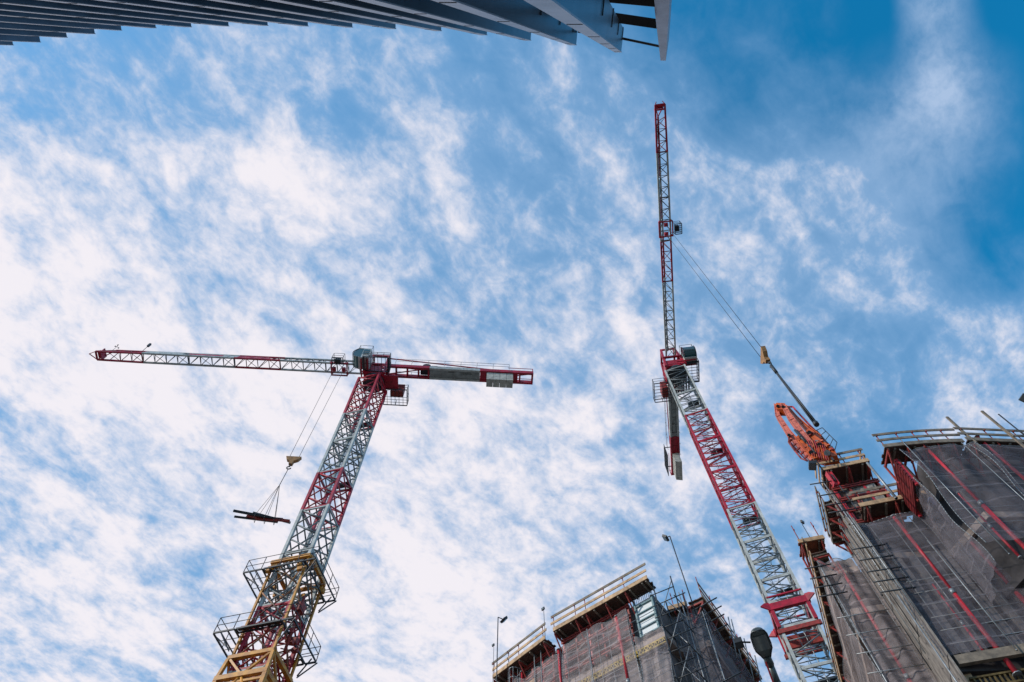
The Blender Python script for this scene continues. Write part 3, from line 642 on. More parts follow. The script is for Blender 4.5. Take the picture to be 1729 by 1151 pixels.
# yellow girder under the slab edge
m = MB()
for fr, a, b, o in ((L1, 0.2, 6.1, -.98), (L2, 0, 4.6, -.98)):
    fr.fb(m, a, b, o-.02, o+.05, 24.78, 24.85); fr.fb(m, a, b, o-.02, o+.05, 25.06, 25.13)
    n = int((b-a)/.22)
    for i in range(n): x = a+(b-a)*i/n; m.beam(fr.pt(x, o+.02, 24.83), fr.pt(x+(b-a)/n*.5, o+.02, 25.08), .05); m.beam(fr.pt(x+(b-a)/n*.5, o+.02, 25.08), fr.pt(x+(b-a)/n, o+.02, 24.83), .05)
m.build('edge_girder', YGIRD, bl)
def formwork(label, fr, s0, s1, h0, h1, o, skin=TEAL, nh=3, step=0.8, group='wall formwork panels', wm=None):
    t = thing('formwork_panel', label, 'formwork', fr.pt((s0+s1)/2, o, h0), group=group)
    m = MB(); fr.fb(m, s0, s1, o, o+.06, h0, h1); m.build('sheet', skin, t)
    n = max(2, int((s1-s0)/step))
    for i in range(n+1):
        s_ = s0+.06+(s1-s0-.12)*i/n; m = MB(); fr.fb(m, s_-.05, s_+.05, o+.063, o+.2, h0-.05, h1+.05); m.build('stud', RUST if i % 2 else PROP, t)
    for i in range(nh):
        h = h0+.2+(h1-h0-.4)*i/max(1, nh-1); m = MB(); fr.fb(m, s0-.05, s1+.05, o+.203, o+.27, h-.11, h-.03); fr.fb(m, s0-.05, s1+.05, o+.203, o+.27, h+.03, h+.11); m.build('waler', wm or PROP, t)
    return t
formwork('grey wall formwork with red beams behind the net of the left building, middle front', L1, .1, 4.55, 25.6, 28.05, -.93, MOTT, 4, .75, wm=RUST)
formwork('grey wall formwork with red beams behind the net of the left building, far left front', L2, .1, 4.3, 25.6, 28.0, -.93, MOTT, 4, .8, wm=RUST)
t = thing('panel_stack', 'white ribbed panel with blue green frame at the right end of the middle front', 'panel', L1.pt(5.3, -.8, 25.5))
m = MB(); L1.fb(m, 4.95, 5.95, -.9, -.84, 25.6, 27.75); m.build('sheet', WHITE, t)
m = MB()
for s_ in (4.9, 5.98): L1.fb(m, s_-.05, s_+.05, -.92, -.74, 25.55, 27.8)
for i in range(5): L1.fb(m, 4.95, 5.93, -.835, -.76, 25.6+i*.48, 25.66+i*.48)
m.build('frame', TEAL, t)
t = thing('rebar_mesh', 'pale vertical steel bars standing above the white ribbed panel', 'rebar', L1.pt(5.5, -.8, 27.8))
for i in range(12): m = MB(); s_ = 4.85+i*.11; m.tube(L1.pt(s_, -.75, 27.75), L1.pt(s_+.02, -.75, 28.22), .016, 5); m.build('bar', GALV, t)
hp = lambda fr, px, py, o=0: fr.hit(px, py, o)
platform('longest timber platform with grey guard boards, top of the middle front', L1, 0.0, 6.33, 28.25, .92, [.05, 1.55, 2.25, 3.55, 4.85])
platform('shorter timber platform beside the leftmost floodlight, far left front', L2, .05, 4.4, 28.1, .92, [.1, 1.35, 2.2, 4.2])
net('pale net over the middle front of the left building', L1, .25, 4.55, 20.5, 27.42, -.42, NETL, .12)
net('pale net over the far left front of the left building', L2, .9, 4.9, 20.5, 27.2, -.45, NETL, .3)
net('narrow grey net draped over the right end of the middle front', L1, 4.7, 6.3, 19.5, 25.3, -.4, NETL, .05)
net('dark net over the narrow set-back bay of the left building', L3, -.1, 1.35, 19.5, 27.0, 0.05, NETD, .1)
net('dark net along the receding right side of the left building', L4, 0, 8.0, 19.5, 27.2, .05, NETD, .1)
RG = 'red steel props on the facades'; SG = 'scaffold poles on the facades'; TG = 'short scaffold tubes sticking out of the facades'
for i, (px, py, h1, lab) in enumerate([(1041, 1041, 20, 'red prop down the middle of the middle front, left building'), (943, 1097, 20, 'red prop near the left end of the middle front, left building')]):
    s_, h = L1.hit(px, py, -.5); pole('prop', lab, L1.pt(s_, -.5, h), L1.pt(s_, -.5, h1), .085, PROP, RG, 'prop')
s_, h = L2.hit(881, 1140, -.5); pole('prop', 'red prop behind the far left net, left building', L2.pt(s_, -.5, h+.2), L2.pt(s_, -.5, 20), .075, PROP, RG, 'prop')
for (fr, px, py, o, lab) in [(L1, 991, 1062, -.35, 'thin grey pole crossing the net beside the middle red prop, left building'), (L2, 902, 1105, -.35, 'thin pale pole second from the caged ladder, left building'), (L2, 913, 1098, -.4, 'thin pale pole nearest the gap between the two platforms'),
                             (L3, 1146, 1000, .1, 'grey corner pole at the set-back bay of the left building'), (L4, 1186, 1032, .1, 'bright edge pole where the dark side net begins, left building')]:
    s_, h = fr.hit(px, py, o); pole('pole', lab, fr.pt(s_, o, h), fr.pt(s_, o, 17), .03, GALV, SG, 'pole')
for i in range(7):
    s_ = .4+i*.68; m = MB(); m.tube(L1.pt(s_, -.62, 20.5), L1.pt(s_, -.62, 27.3), .02, 6); m.build('standard', GALV, bl)
for h in (22.2, 22.9, 23.6, 24.3, 25.9, 26.6):
    m = MB(); m.tube(L1.pt(.2, -.6, h), L1.pt(6.2, -.6, h), .018, 6); m.tube(L2.pt(.5, -.6, h), L2.pt(4.4, -.6, h), .018, 6); m.build('ledger', GALV, bl)
# caged ladder at far left
t = thing('caged_ladder', 'pale caged ladder under the far left platform', 'ladder', L2.pt(1.5, -.5, 24))
m = MB()
for s_ in (1.35, 1.8): m.tube(L2.pt(s_, -.55, 24), L2.pt(s_, -.55, 27.9), .03, 6)
for i in range(13): m.tube(L2.pt(1.35, -.55, 24+i*.3), L2.pt(1.8, -.55, 24+i*.3), .018, 5)
m.build('ladder', GALV, t)
m = MB()
for i in range(5):
    h = 25.3+i*.62; m.path([L2.pt(1.575-.38*math.cos(a), -.55+.6*math.sin(a), h) for a in [PI*k/8 for k in range(9)]], .022, 5)
for a in (.5, 1.05, 1.6, 2.1, 2.65): m.tube(L2.pt(1.575-.38*math.cos(a), -.55+.6*math.sin(a), 25.3), L2.pt(1.575-.38*math.cos(a), -.55+.6*math.sin(a), 27.8), .016, 5)
m.build('cage', GALV, t)
t = MB(); L2.fb(t, 2.35, 3.0, -.62, -.5, 23.8, 26.6); o = tag(t.build('timber_hoarding', WOOD, None, False, L2.pt(2.7,-.6,23.8)), 'warm timber panel behind the far left net beside the caged ladder', 'panel')
# set-back bay with its own platform and railings
platform('small dark platform high on the narrow set-back bay, left building', L3, -.35, .75, 27.9, .9, [.0, .7], o=-.1, strut=1.0, rail=False)
platform('platform along the receding right side of the left building', L4, .15, 7.8, 28.1, .9, [.3, 2.0, 3.8, 5.6, 7.4], o=.25, rise=1.6)
t = thing('stair_tower', 'tangle of dark scaffold tubes in the gap beside the white panel', 'scaffold', L1.pt(6.7, -1.2, 15))
st = MB()
for (a, b) in ((6.35,-.5),(6.35,-1.7),(7.35,-.75),(7.35,-1.8)): st.tube(L1.pt(a, b, 12), L1.pt(a, b, 28.3 if b > -1 else 27.8), .035, 6)
st.build('upright', DSTEEL, t)
st = MB()
for i in range(17):
    h = 15.5+i*.75
    st.tube(L1.pt(6.0,-.5,h), L1.pt(7.9 if i % 3 == 0 else 7.4,-.72,h), .028, 5)
    if i % 2: st.tube(L1.pt(6.35,-.3,h), L1.pt(6.35,-1.8,h), .028, 5); st.tube(L1.pt(7.35,-.5,h), L1.pt(7.35,-1.9,h), .028, 5)
st.build('ledger', DSTEEL, t)
st = MB()
for i in range(6): h = 15.5+i*2.1; st.tube(L1.pt(6.35,-.55,h), L1.pt(7.35,-.75,h+2), .025, 5); st.tube(L1.pt(7.35,-1.75,h), L1.pt(6.35,-1.7,h+2), .025, 5)
st.build('brace', GALV, t)
for i, (px, py, qx, qy) in enumerate([(1185,1024,1202,1014),(1193,1038,1211,1027),(1197,1052,1216,1044),(1203,1069,1222,1060),(1223,1151,1252,1136)]):
    s_, h = L4.hit(px, py, .1); m = MB(); m.tube(L4.pt(s_, -.4, h), L4.pt(s_-.1, 1.05, h+.03), .035, 6); m.tube(L4.pt(s_, .05, h), L4.pt(s_, .15, h), .06, 6)
    tag(m.build('scaffold_tube', DSTEEL, None, False, L4.pt(s_, 0, h)), ['topmost', 'second', 'third', 'fourth', 'lowest'][i]+' short tube sticking out right from the left building side', 'scaffold tube', TG)
for i, (s_, hh, ls) in enumerate([(2.9,28.9,.3),(3.6,29.2,.2),(5.0,29.0,.35),(6.3,28.7,.3)]):
    m = MB(); m.tube(L4.pt(s_, .3, 26.0), L4.pt(s_+ls, .55, hh), .035, 6); m.tube(L4.pt(s_+.02,.31,27.3), L4.pt(s_+.03,.32,27.4), .06, 6)
    tag(m.build('scaffold_pole', GALV, None, False, L4.pt(s_, .3, 26.0)), ['first', 'second', 'third', 'last'][i]+' raking pole above the receding side net, counted from its near corner', 'pole', SG)
# floodlights of the left building
floodlight('floodlight on tall thin pole at the far left end of the left building', at(841,1042,31.5), Vector((at(841,1042,31.5).x, at(841,1042,31.5).y, 24+E)), at(848,1049,31.5)+Vector((.1,-.1,.05)), s=1.0)
p = L3.pt(.9, -.3, 27.3); q = at(1131, 905, 32.6); floodlight('floodlight on slanting pole rising from the set-back bay', q, Vector((q.x+.1, q.y, 26.5+E)), at(1124,908,32.6), s=.95)
q = L2.pt(4.25, -.2, 30.3); floodlight('small lamp on short pole at the inner end of the far left platform', q, L2.pt(4.25,-.2,28.1), q+Vector((-.04,-.04,.12)), s=.5)
q = L2.pt(.1, -.0, 30.2); floodlight('pair of small lamps on a post beside the tallest left floodlight pole', q, L2.pt(.1,0,25), q+Vector((-.04,-.04,.12)), s=.42)
# ================================================================== building on the lower right
RA1 = Fr((17.3, 17.62), (21.0, 17.30)); RA2 = Fr((21.05, 17.22), (31.0, 17.7)); RB = Fr((16.0, 20.4), (19.9, 19.41)); RC = Fr((14.89, 23.66), (16.76, 23.2))
RW = Fr((15.85, 20.75), (15.85+.35*3.9, 20.75+.94*3.9), flip=True); RD = Fr((14.89, 23.66), (14.89+.35*12, 23.66+.94*12), flip=True)
RS_ = Fr((17.9, 17.9), (18.6, 20.0), flip=True)
br = thing('unfinished_building', 'larger unfinished concrete building wrapped in dark nets, lower right of the picture', 'building', (24, 28, 0))
wr = [(RD.pt(12, -.5, 0)), RC.pt(0, -.5, 0)+RD.n*-.4, RC.pt(1.85, -.5, 0), RW.pt(3.3, -.02, 0), RW.pt(0, -.02, 0), RB.pt(2.9, -.95, 0), Vector((19.9, 18.5, 0)), Vector((31, 18.5, 0)), Vector((34, 40, 0))]
wr = [(p.x, p.y) for p in wr]
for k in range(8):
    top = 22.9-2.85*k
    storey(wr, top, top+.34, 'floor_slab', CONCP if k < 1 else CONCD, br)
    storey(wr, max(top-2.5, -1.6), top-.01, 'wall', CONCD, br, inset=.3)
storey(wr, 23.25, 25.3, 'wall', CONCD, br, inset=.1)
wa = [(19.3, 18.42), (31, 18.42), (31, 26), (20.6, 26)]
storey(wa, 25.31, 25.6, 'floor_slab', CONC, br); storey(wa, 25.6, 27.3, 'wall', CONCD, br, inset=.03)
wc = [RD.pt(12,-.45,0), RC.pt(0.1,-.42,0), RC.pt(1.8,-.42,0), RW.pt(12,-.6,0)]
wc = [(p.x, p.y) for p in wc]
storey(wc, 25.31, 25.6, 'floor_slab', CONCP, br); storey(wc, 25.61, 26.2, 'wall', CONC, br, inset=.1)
core = [RW.pt(.8,-.03,0), RW.pt(3.7,-.03,0), RW.pt(3.7,-2.4,0), RW.pt(.8,-2.2,0)]
core = [(p.x, p.y) for p in core]
cw_ = MB(); q = [(x, y, 25.31+E) for x, y in core]; q2 = MB().prism(q, (0,0,1), 3.3)
q2.build('core_wall', CONCW, br)
wf = MB(); RW.fb(wf, -.3, 3.75, .0, .05, 10, 25.3); wf.build('side_wall', CONCW, br)
for i in range(6): m = MB(); RW.fb(m, -.28, 3.7, .051, .062, 24.6-i*2.3, 24.63-i*2.3); m.build('pour_joint', CONCD, br)
for i in range(3):
    for j in range(8): m = MB(); m.tube(RW.pt(.25+i*.9, .045, 24.0-j*1.15), RW.pt(.25+i*.9, .06, 24.0-j*1.15), .035, 8); m.build('tie_hole', DSTEEL, br)
# red steel corner beam on top of the core wall
m = MB(); s_, h_ = RB.hit(1405, 808, -.1); a = RB.pt(s_, -.1, h_-.55); z_ = h_+.45+E; m.beam(a, Vector((a.x, a.y, z_)), .2, .1); m.beam(Vector((a.x-.12, a.y, a.z)), Vector((a.x-.12, a.y, z_)), .04, .26); m.beam(Vector((a.x+.12, a.y, a.z)), Vector((a.x+.12, a.y, z_)), .04, .26)
tag(m.build('steel_column', PROP, None, False, a), 'faded red steel column at the corner under the highest platform', 'column')
GP = RB
platform('highest platform with box rails under the orange boom, right building', RB, -.1, 2.25, 29.15, 1.3, [.15, 1.15, 2.1], o=-.1, ends=(True, True), wood=WOOD, strut=1.0)
platform('lower timber platform over the front net, below the highest platform', RB, .35, 3.35, 25.95, 1.15, [.6, 1.9, 3.1], o=0, wood=WOOD)
net('wide dark net over the projecting front bay of the right building', RB, -.4, 6.2, 17.75, 25.1, -.18, NETD, .1, cols=34, slant=0.0)
net('dark net over the nearest high front of the right building', RA1, .6, 4.0, 20.3, 26.6, -.02, NETD, .05)
net('dark net over the far right front at the picture edge', RA2, -.1, 9.0, 20.3, 26.6, -.02, NETD, .05)
net('grey net over the set-back bay left of the concrete side wall', RC, 0.0, 1.95, 15.0, 25.8, .05, NETL, .1)
net('dark net on the short return between the wide net and the nearest high net', RS_, .0, 2.3, 19.6, 24.9, .12, NETD, .1, cols=20)
net('pale net along the receding left side of the right building', RD, .2, 11.5, 14.0, 24.9, .1, NETL, .1)
platform('curved grey platform along the top of the nearest high front', RA1, 0, 3.65, 26.85, 1.0, [.1, 1.0, 1.75, 2.4, 3.1], bulge=.07, wood=WOODG, wood2=WOODG)
platform('grey platform along the top of the far right front', RA2, 0, 9.5, 26.85, 1.0, [.25, 1.4, 2.8, 4.4], bulge=.0, wood=WOODG, wood2=WOODG)
platform('small rusty orange platform high on the set-back bay of the right building', RC, -.3, 1.0, 27.4, 1.0, [-.2, .8], o=.0, rise=1.3, rail=False, deckm=RUSTPLY)
platform('platform along the receding left side of the right building', RD, -.1, 10, 26.4, .8, [.1, 1.6, 3.2, 5, 7, 9], o=.1, rise=1.3)
platform('narrow rusty platform along the receding top of the concrete side wall', RW, .45, 3.3, 27.6, .5, [.6, 1.5, 2.4, 3.2], o=.55, rise=1.2, wood=WOODG, wood2=WOODG, strut=.9)
for i, (t_, o_, h0_, h1_) in enumerate([(-.12,.12,21.5,28.6),(.12,.2,22.5,28.2),(.42,.12,23.5,28.9),(-.3,.05,19.5,25.8)]):
    m = MB(); m.tube(RW.pt(t_, o_, h0_), RW.pt(t_+.05, o_+.03, h1_), .028, 6); m.tube(RW.pt(t_+.02, o_+.01, (h0_+h1_)/2), RW.pt(t_+.02, o_+.01, (h0_+h1_)/2+.1), .05, 6)
    tag(m.build('scaffold_pole', [GALV, WOODG, DSTEEL, GALV][i], None, False, RW.pt(t_, o_, h0_)), ['bright', 'brownish', 'dark', 'lowest pale'][i]+' upright pole standing against the front corner of the concrete side wall', 'pole', SG)
for i in range(9):
    s_ = .5+i*.62; m = MB(); RB.fb(m, s_-.15, s_+.15, -.75, -.45, 17.8, 22.88); o = tag(m.build('concrete_column' , CONC, br), None, None)
for i in range(7):
    s_ = .3+i*.9; o_ = -.36; m = MB(); m.tube(RB.pt(s_, o_, 17.6), RB.pt(s_, o_, 25.0), .024, 6); m.build('standard', GALV, br)
for i in range(5):
    s_ = 1.0+i*1.6
    for fr_, o_ in ((RA2, -.3),):
        m = MB(); m.tube(fr_.pt(s_, o_, 19.8), fr_.pt(s_, o_, 26.5), .024, 6); m.build('standard', GALV, br)
for h in (21.6, 22.5, 23.9, 24.7):
    m = MB(); m.tube(RA1.pt(.8, -.25, h), RA1.pt(4.0, -.25, h), .02, 6); m.tube(RA2.pt(0, -.3, h), RA2.pt(9, -.3, h), .02, 6); m.build('ledger', GALV, br)
# dark lower openings of the front bay
m = MB(); RB.fb(m, -.1, 7, -.3, -.12, 17.35, 17.72); tag(m.build('edge_beam', WOODG, None, False, RB.pt(3,-.2,17.4)), 'brown timber edge beam below the wide dark net', 'beam')
m = MB()
for i in range(40): RB.fb(m, .1+i*.17, .16+i*.17, -.45, -.38, 16.6, 16.9)
RB.fb(m, 0, 7, -.47, -.36, 16.9, 16.97); RB.fb(m, 0, 7, -.47, -.36, 16.52, 16.59)
tag(m.build('lattice_beam', OCHD, None, False, RB.pt(3,-.4,16.5)), 'dull yellow lattice beam in the dark opening below the wide net', 'beam')
m = MB(); RB.fb(m, -.05, .2, -.75, -.5, 12, 17.3); tag(m.build('timber_post', WOOD, None, False, RB.pt(0,-.6,12)), 'ochre timber post at the corner below the wide net', 'post')
# side formwork facing left under the high front
formwork('red barred formwork on the short return left of the high front', RS_, .15, 2.1, 24.7, 26.5, .05, PLY, 7, 1.0, wm=DRED)
formwork('dark formwork with rusty beams behind the lower timber platform', RB, .1, 2.3, 25.65, 28.6, -1.08, PLY, 4, .6, wm=RUST)
m = MB(); a = at(1476,758,27.3); b = at(1520,808,24.3)
pole('pole', 'bright steel tube hanging free between the highest platform and the high front', RS_.pt(1.2,.9,28.0), RS_.pt(1.2,.9,25.2), .06, GALV, SG, 'pole')
# props and poles on the right building
for (fr, px, py, hb, o, r, lab) in [
    (RB, 1509, 872, 16.75, -.3, .095, 'red prop down the left half of the wide net, its bright foot showing below'),
    (RB, 1589, 858, 16.3, -.3, .095, 'red prop down the right half of the wide net'),
    (RA1, 1562, 754, 19.2, -.15, .085, 'red prop behind the nearest high net'),
    (RA2, 1650, 738, 19.2, -.15, .085, 'red prop behind the far right net'),
    (RB, 1574, 985, 17.5, -.45, .05, 'short thin red prop between the two long props low on the wide net'),
    (RA1, 1618, 832, 19.8, -.4, .05, 'short thin red prop low on the nearest high net'),
    (RC, 1414, 950, 14, -.15, .085, 'red prop behind the set-back bay net')]:
    s_, h = fr.hit(px, py, o); pole('prop', lab, fr.pt(s_, o, h), fr.pt(s_, o, hb), r, PROP, RG, 'prop')
for (fr, px, py, hb, o, r, lab) in [
    (RA1, 1521, 742, 19.5, .07, .02, 'pale pole down the left edge of the nearest high net'),
    (RA2, 1624, 747, 19.5, .08, .016, 'thin pale pole between the two high nets'),
    (RB, 1566, 912, 17.4, .0, .022, 'thin pale pole down the middle of the wide net'),
    (RB, 1515, 1004, 12, .0, .03, 'pale pole down the left edge of the wide net'),
    (RC, 1384, 954, 12, .15, .03, 'pale corner pole of the set-back bay, right building'),
    (RC, 1461, 950, 12, .15, .05, 'dark pole in the inner corner of the set-back bay')]:
    s_, h = fr.hit(px, py, o); pole('pole', lab, fr.pt(s_, o, h), fr.pt(s_, o, hb), r, DSTEEL if 'dark' in lab else GALV, SG, 'pole')
for i, (px, py, qx, qy, w, lab) in enumerate([(1599,704,1648,738,.12,'long weathered timber sticking up over the curved platform'), (1658,694,1694,718,.12,'weathered timber sticking up near the right picture edge'), (1686,699,1718,723,.06,'thin dark pole sticking up at the right picture edge')]):
    a = at(px, py, 28.9); m = MB(); b = Vector((a.x+.02, a.y+.05, 25.6+E)); m.beam(a, b, w, w*.6); m.beam(a+Vector((0,0,-1.3)), b+Vector((0,-.09,1.0)), w*.5, w*.4)
    tag(m.build('timber_post' if w > .1 else 'scaffold_pole', WOODG if w > .1 else DSTEEL, None, False, b), lab, 'timber' if w > .1 else 'pole')
# horizontal tubes of the side scaffold (a ladder of short dark tubes)
k = 0
ORD = ['topmost', 'second', 'third', 'fourth', 'fifth', 'sixth', 'seventh', 'eighth', 'ninth', 'lowest']
for (px, py) in [(1412,895),(1424,909),(1435,925),(1444,941),(1487,1010),(1499,1026),(1512,1045),(1524,1065),(1537,1090)]:
    s_, h = RW.hit(px, py, .12); s_ = min(max(s_, .2), 3.6)
    m = MB(); m.tube(RB.pt(-1.15, .02, h), RB.pt(.25, -.05, h), .032, 6); m.tube(RB.pt(.1,.0,h-.1), RB.pt(.1,.0,h+.45), .028, 6)
    tag(m.build('scaffold_tube', DSTEEL, None, False, RB.pt(0,0,h)), ORD[k]+' dark tube crossing the concrete side wall, counted downwards', 'scaffold tube', TG); k += 1
for i, (px, py) in enumerate([(1372,958),(1381,975),(1390,990),(1397,1005)]):
    s_, h = RC.hit(px, py, .2); m = MB(); m.tube(RC.pt(-.75, .2, h), RC.pt(.5, .2, h), .032, 6); m.tube(RC.pt(-.02,.17,h), RC.pt(.06,.17,h), .055, 6)
    tag(m.build('scaffold_tube', DSTEEL, None, False, RC.pt(0,.2,h)), ORD[i]+' short tube sticking out left of the set-back bay, right building', 'scaffold tube', TG)
for i in range(5):
    s_ = .45+i*.62; m = MB(); m.tube(RW.pt(s_, .14, 20.0-i*.3), RW.pt(s_+.02, .16, 26.9), .022, 6); m.tube(RW.pt(s_, .14, 23), RW.pt(s_, .15, 23.1), .045, 6)
    tag(m.build('scaffold_pole', [GALV, DSTEEL][i % 2], None, False, RW.pt(s_, .14, 20)), ORD[i]+' upright pole on the concrete side wall, counted away from its front corner', 'pole', SG)
for i in range(7):
    h = 22.3-i*.95; m = MB(); m.tube(RC.pt(-.55, .22, h), RC.pt(1.7, .22, h), .02, 6); m.tube(RC.pt(0,.2,h), RC.pt(.06,.2,h), .04, 6)
    tag(m.build('ledger_tube', GALV, None, False, RC.pt(0,.2,h)), ORD[i]+' long horizontal rail across the lower set-back bay net', 'scaffold tube', TG)
for i in range(6):
    h = 21.4-i*.62; m = MB(); m.tube(RB.pt(.1, -.28, h), RB.pt(5.9, -.3, h), .02, 6); m.tube(RB.pt(2,-.3,h), RB.pt(2.08,-.3,h), .04, 6)
    tag(m.build('ledger_tube', GALV, None, False, RB.pt(0,-.3,h)), ORD[i]+' long horizontal rail behind the lower half of the wide dark net', 'scaffold tube', TG)
m = MB(); t = thing('tarpaulin', 'small crumpled blue tarpaulin at the right end of the lower timber platform', 'tarpaulin', RB.pt(3.5,-.3,25.6))
m.box8([RB.pt(3.4,-.3,25.45),RB.pt(3.75,-.35,25.3),RB.pt(3.75,-.7,25.35),RB.pt(3.4,-.6,25.5),RB.pt(3.45,-.3,25.95),RB.pt(3.7,-.3,25.85),RB.pt(3.72,-.65,25.9),RB.pt(3.4,-.6,26.0)]); m.build('sheet', BLUEP, t)
q = at(1725,672,30.5); floodlight('floodlight cut by the right picture edge above the far right front', q+Vector((.45,.1,.1)), Vector((q.x+.5,q.y+.15,27+E)), q+Vector((.12,0,0)), s=.9)
floodlight('small lamp on the rail of the rusty orange platform', RC.pt(.4,-.2,28.8), RC.pt(.4,-.2,27.4), RC.pt(.45,-.15,28.9), s=.5)
q = RB.pt(-.35,-.1,29.2); floodlight('dark work lamp hanging left of the highest platform', RB.pt(-.1,-.12,30.0), RB.pt(-.1,-.12,29.0), RB.pt(-.42,-.1,29.6), s=1.15)
# ------------------------------------------------------------------ orange placing boom folded upright on the roof
B0 = at(1395, 772, 30.2); B1 = at(1316, 690, 37.6)
ax = (B1-B0); Lb = ax.length; ax.normalize(); sx = Vector((.88,-.45,.0)); sx = (sx-ax*sx.dot(ax)).normalized(); sy = ax.cross(sx).normalized()
def bp(u, a, b): return B0+ax*(u*Lb)+sx*a+sy*b
bo = thing('placing_boom', 'orange concrete placing boom folded upright on top of the right building', 'placing boom', B0)
def seg_poly(uv, b0, th, m, name, lab=None):
    k = MB().prism([bp(u, a, b0) for (u, a) in uv], sy, th); o = k.build(name, m, bo)
    if lab: mark(o, lab)
    return o
def girder(name, uv_top, uv_bot, b0, th, m, lab):
    """tapered box arm given by its two edges, with flanges and stiffening ribs"""
    o = seg_poly(uv_top + uv_bot[::-1], b0+.03, th-.06, m, name, lab)
    f = MB()
    for edge in (uv_top, uv_bot):
        for (u0, a0), (u1, a1) in zip(edge, edge[1:]):
            p, q = bp(u0, a0, b0+th/2), bp(u1, a1, b0+th/2); f.beam(p, q, .05, th+.04, up=sy)
    f.build('flange', m, o)
    r = MB(); n = 9
    for k in range(n):
        t_ = (k+.5)/n; i = min(int(t_*(len(uv_top)-1)), len(uv_top)-2); w_ = t_*(len(uv_top)-1)-i
        A_ = [uv_top[i][j]*(1-w_)+uv_top[i+1][j]*w_ for j in (0, 1)]; B_ = [uv_bot[i][j]*(1-w_)+uv_bot[i+1][j]*w_ for j in (0, 1)]
        r.beam(bp(A_[0], A_[1], b0-.01), bp(B_[0], B_[1], b0-.01), .035, .05, up=sy)
    r.build('rib', RUST, o)
def pz(x, y, o=0.0):                         # a point of the boom's upright side plane, measured on an enlarged crop
    r = ray(1280+x/4.795, 580+y/4.795); eye = Vector((0, 0, EYE)); P_ = B0+sy*o
    return eye + r*((P_-eye).dot(sy)/r.dot(sy))
def box_arm(left, right, o0, th, m, lab, ribs=7):
    """straight-sided box girder between two edges, with flanges and stiffeners"""
    k = MB().prism([pz(x, y, o0) for x, y in left+right[::-1]], sy, th); o = k.build('boom_arm', m, bo); mark(o, lab)
    f = MB()
    for edge in (left, right):
        for p, q in zip(edge, edge[1:]): f.beam(pz(*p, o0+th/2), pz(*q, o0+th/2), .045, th+.05, up=sy)
    f.build('flange', m, o)
    for k in range(ribs):
        t_ = (k+.5)/ribs*(len(left)-1); i = min(int(t_), len(left)-2); w_ = t_-i
        A_ = [left[i][j]*(1-w_)+left[i+1][j]*w_ for j in (0, 1)]; B_ = [right[i][j]*(1-w_)+right[i+1][j]*w_ for j in (0, 1)]
        MB().beam(pz(*A_, o0-.012), pz(*B_, o0-.012), .03, .04, up=sy).build('stiffener', RUST if k % 2 else m, o)
    return o
box_arm([(138,500),(150,600),(235,740),(425,945)], [(160,498),(182,592),(268,718),(448,922)], -.10, .3, PINK, 'pale orange outer arm', 5)
box_arm([(188,500),(242,605),(335,730),(425,850)], [(220,498),(276,590),(368,712),(458,828)], -.34, .3, PINK, 'bright pale middle arm', 4)
box_arm([(236,512),(306,606),(385,696),(480,790)], [(250,520),(322,602),(412,680),(520,760)], .02, .26, ORANGE, 'orange inner arm', 3)
box_arm([(300,760),(345,815),(400,880),(450,930)], [(330,735),(385,800),(440,850),(500,915)], -.3, .14, ORANGE, 'short orange knee link', 3)
MB().prism([pz(x, y, -.28) for x, y in [(135,492),(150,478),(205,480),(232,505),(222,530),(150,530)]], sy, .5).build('boom_head', ORANGE, bo)
MB().prism([pz(x, y, -.22) for x, y in [(372,742),(398,690),(440,696),(462,742),(530,790),(618,848),(640,905),(520,925),(430,905)]], sy, .5).build('turret', ORANGE, bo)
MB().tube(pz(300,700,-.4), pz(390,800,-.4), .075, 10).tube(pz(390,800,-.4), pz(470,890,-.4), .045, 8).build('hydraulic_cylinder', DSTEEL, bo)
MB().tube(pz(250,790,-.05), pz(330,880,-.05), .06, 10).tube(pz(330,880,-.05), pz(400,950,-.05), .04, 8).build('hydraulic_cylinder', RUST, bo)
MB().path([pz(*p, .3) for p in ((215,508),(282,512),(400,640),(480,722),(615,862))], .055, 8).build('concrete_pipe', PROP, bo)
MB().path([pz(*p, -.25) for p in ((250,760),(248,800),(300,870),(350,930),(400,950))], .045, 8).build('concrete_pipe', RUST, bo)
MB().tube(pz(560,885,-.5), pz(560,885,-.2), .16, 18).build('slewing_gear', GALV, bo)
for (x, y, r) in ((160,505,.1),(205,512,.1),(250,740,.09),(350,760,.1),(415,720,.12),(430,880,.12),(500,820,.13)): MB().tube(pz(x,y,-.42), pz(x,y,.26), r, 14).build('hinge_pin', DSTEEL, bo)
random.seed(5)
for k in range(16):
    x = random.uniform(390, 600); y = 735+(x-390)*.62+random.uniform(-20, 75); m = MB()
    m.beam(pz(x,y,-.27), pz(x+random.uniform(14,34),y+random.uniform(-18,24),-.3), random.uniform(.05,.13), .09); m.build('valve_block', [ORANGE, RUST, DSTEEL, ORANGE][k % 4], bo)
for k in range(9):
    x = 400+k*19; y = 800+k*6
    MB().path([pz(x-20,y-40,-.3), pz(x-5,y,-.42), pz(x+8,y+50,-.4), pz(x+25,y+105,-.32)], .025, 6).build('hose', [ORANGE, PROP, RUST][k % 3], bo)
for k in range(5): MB().beam(pz(250+k*32,800+k*32,-.1), pz(272+k*32,775+k*32,-.14), .07, .1).build('bracket', RUST, bo)
m = MB(); tcol = Vector((B0.x+.8, B0.y+1.7, 0)); m.tube((tcol.x,tcol.y,28+E),(tcol.x,tcol.y,30.3+E),.35,14); m.tube((tcol.x,tcol.y,29.9+E),(tcol.x,tcol.y,30.15+E),.55,18); m.build('column', ORANGE, bo)
m = MB(); lp = [pz(620,870,.1), pz(475,700,.1), pz(475,700,.5), pz(620,870,.5)]
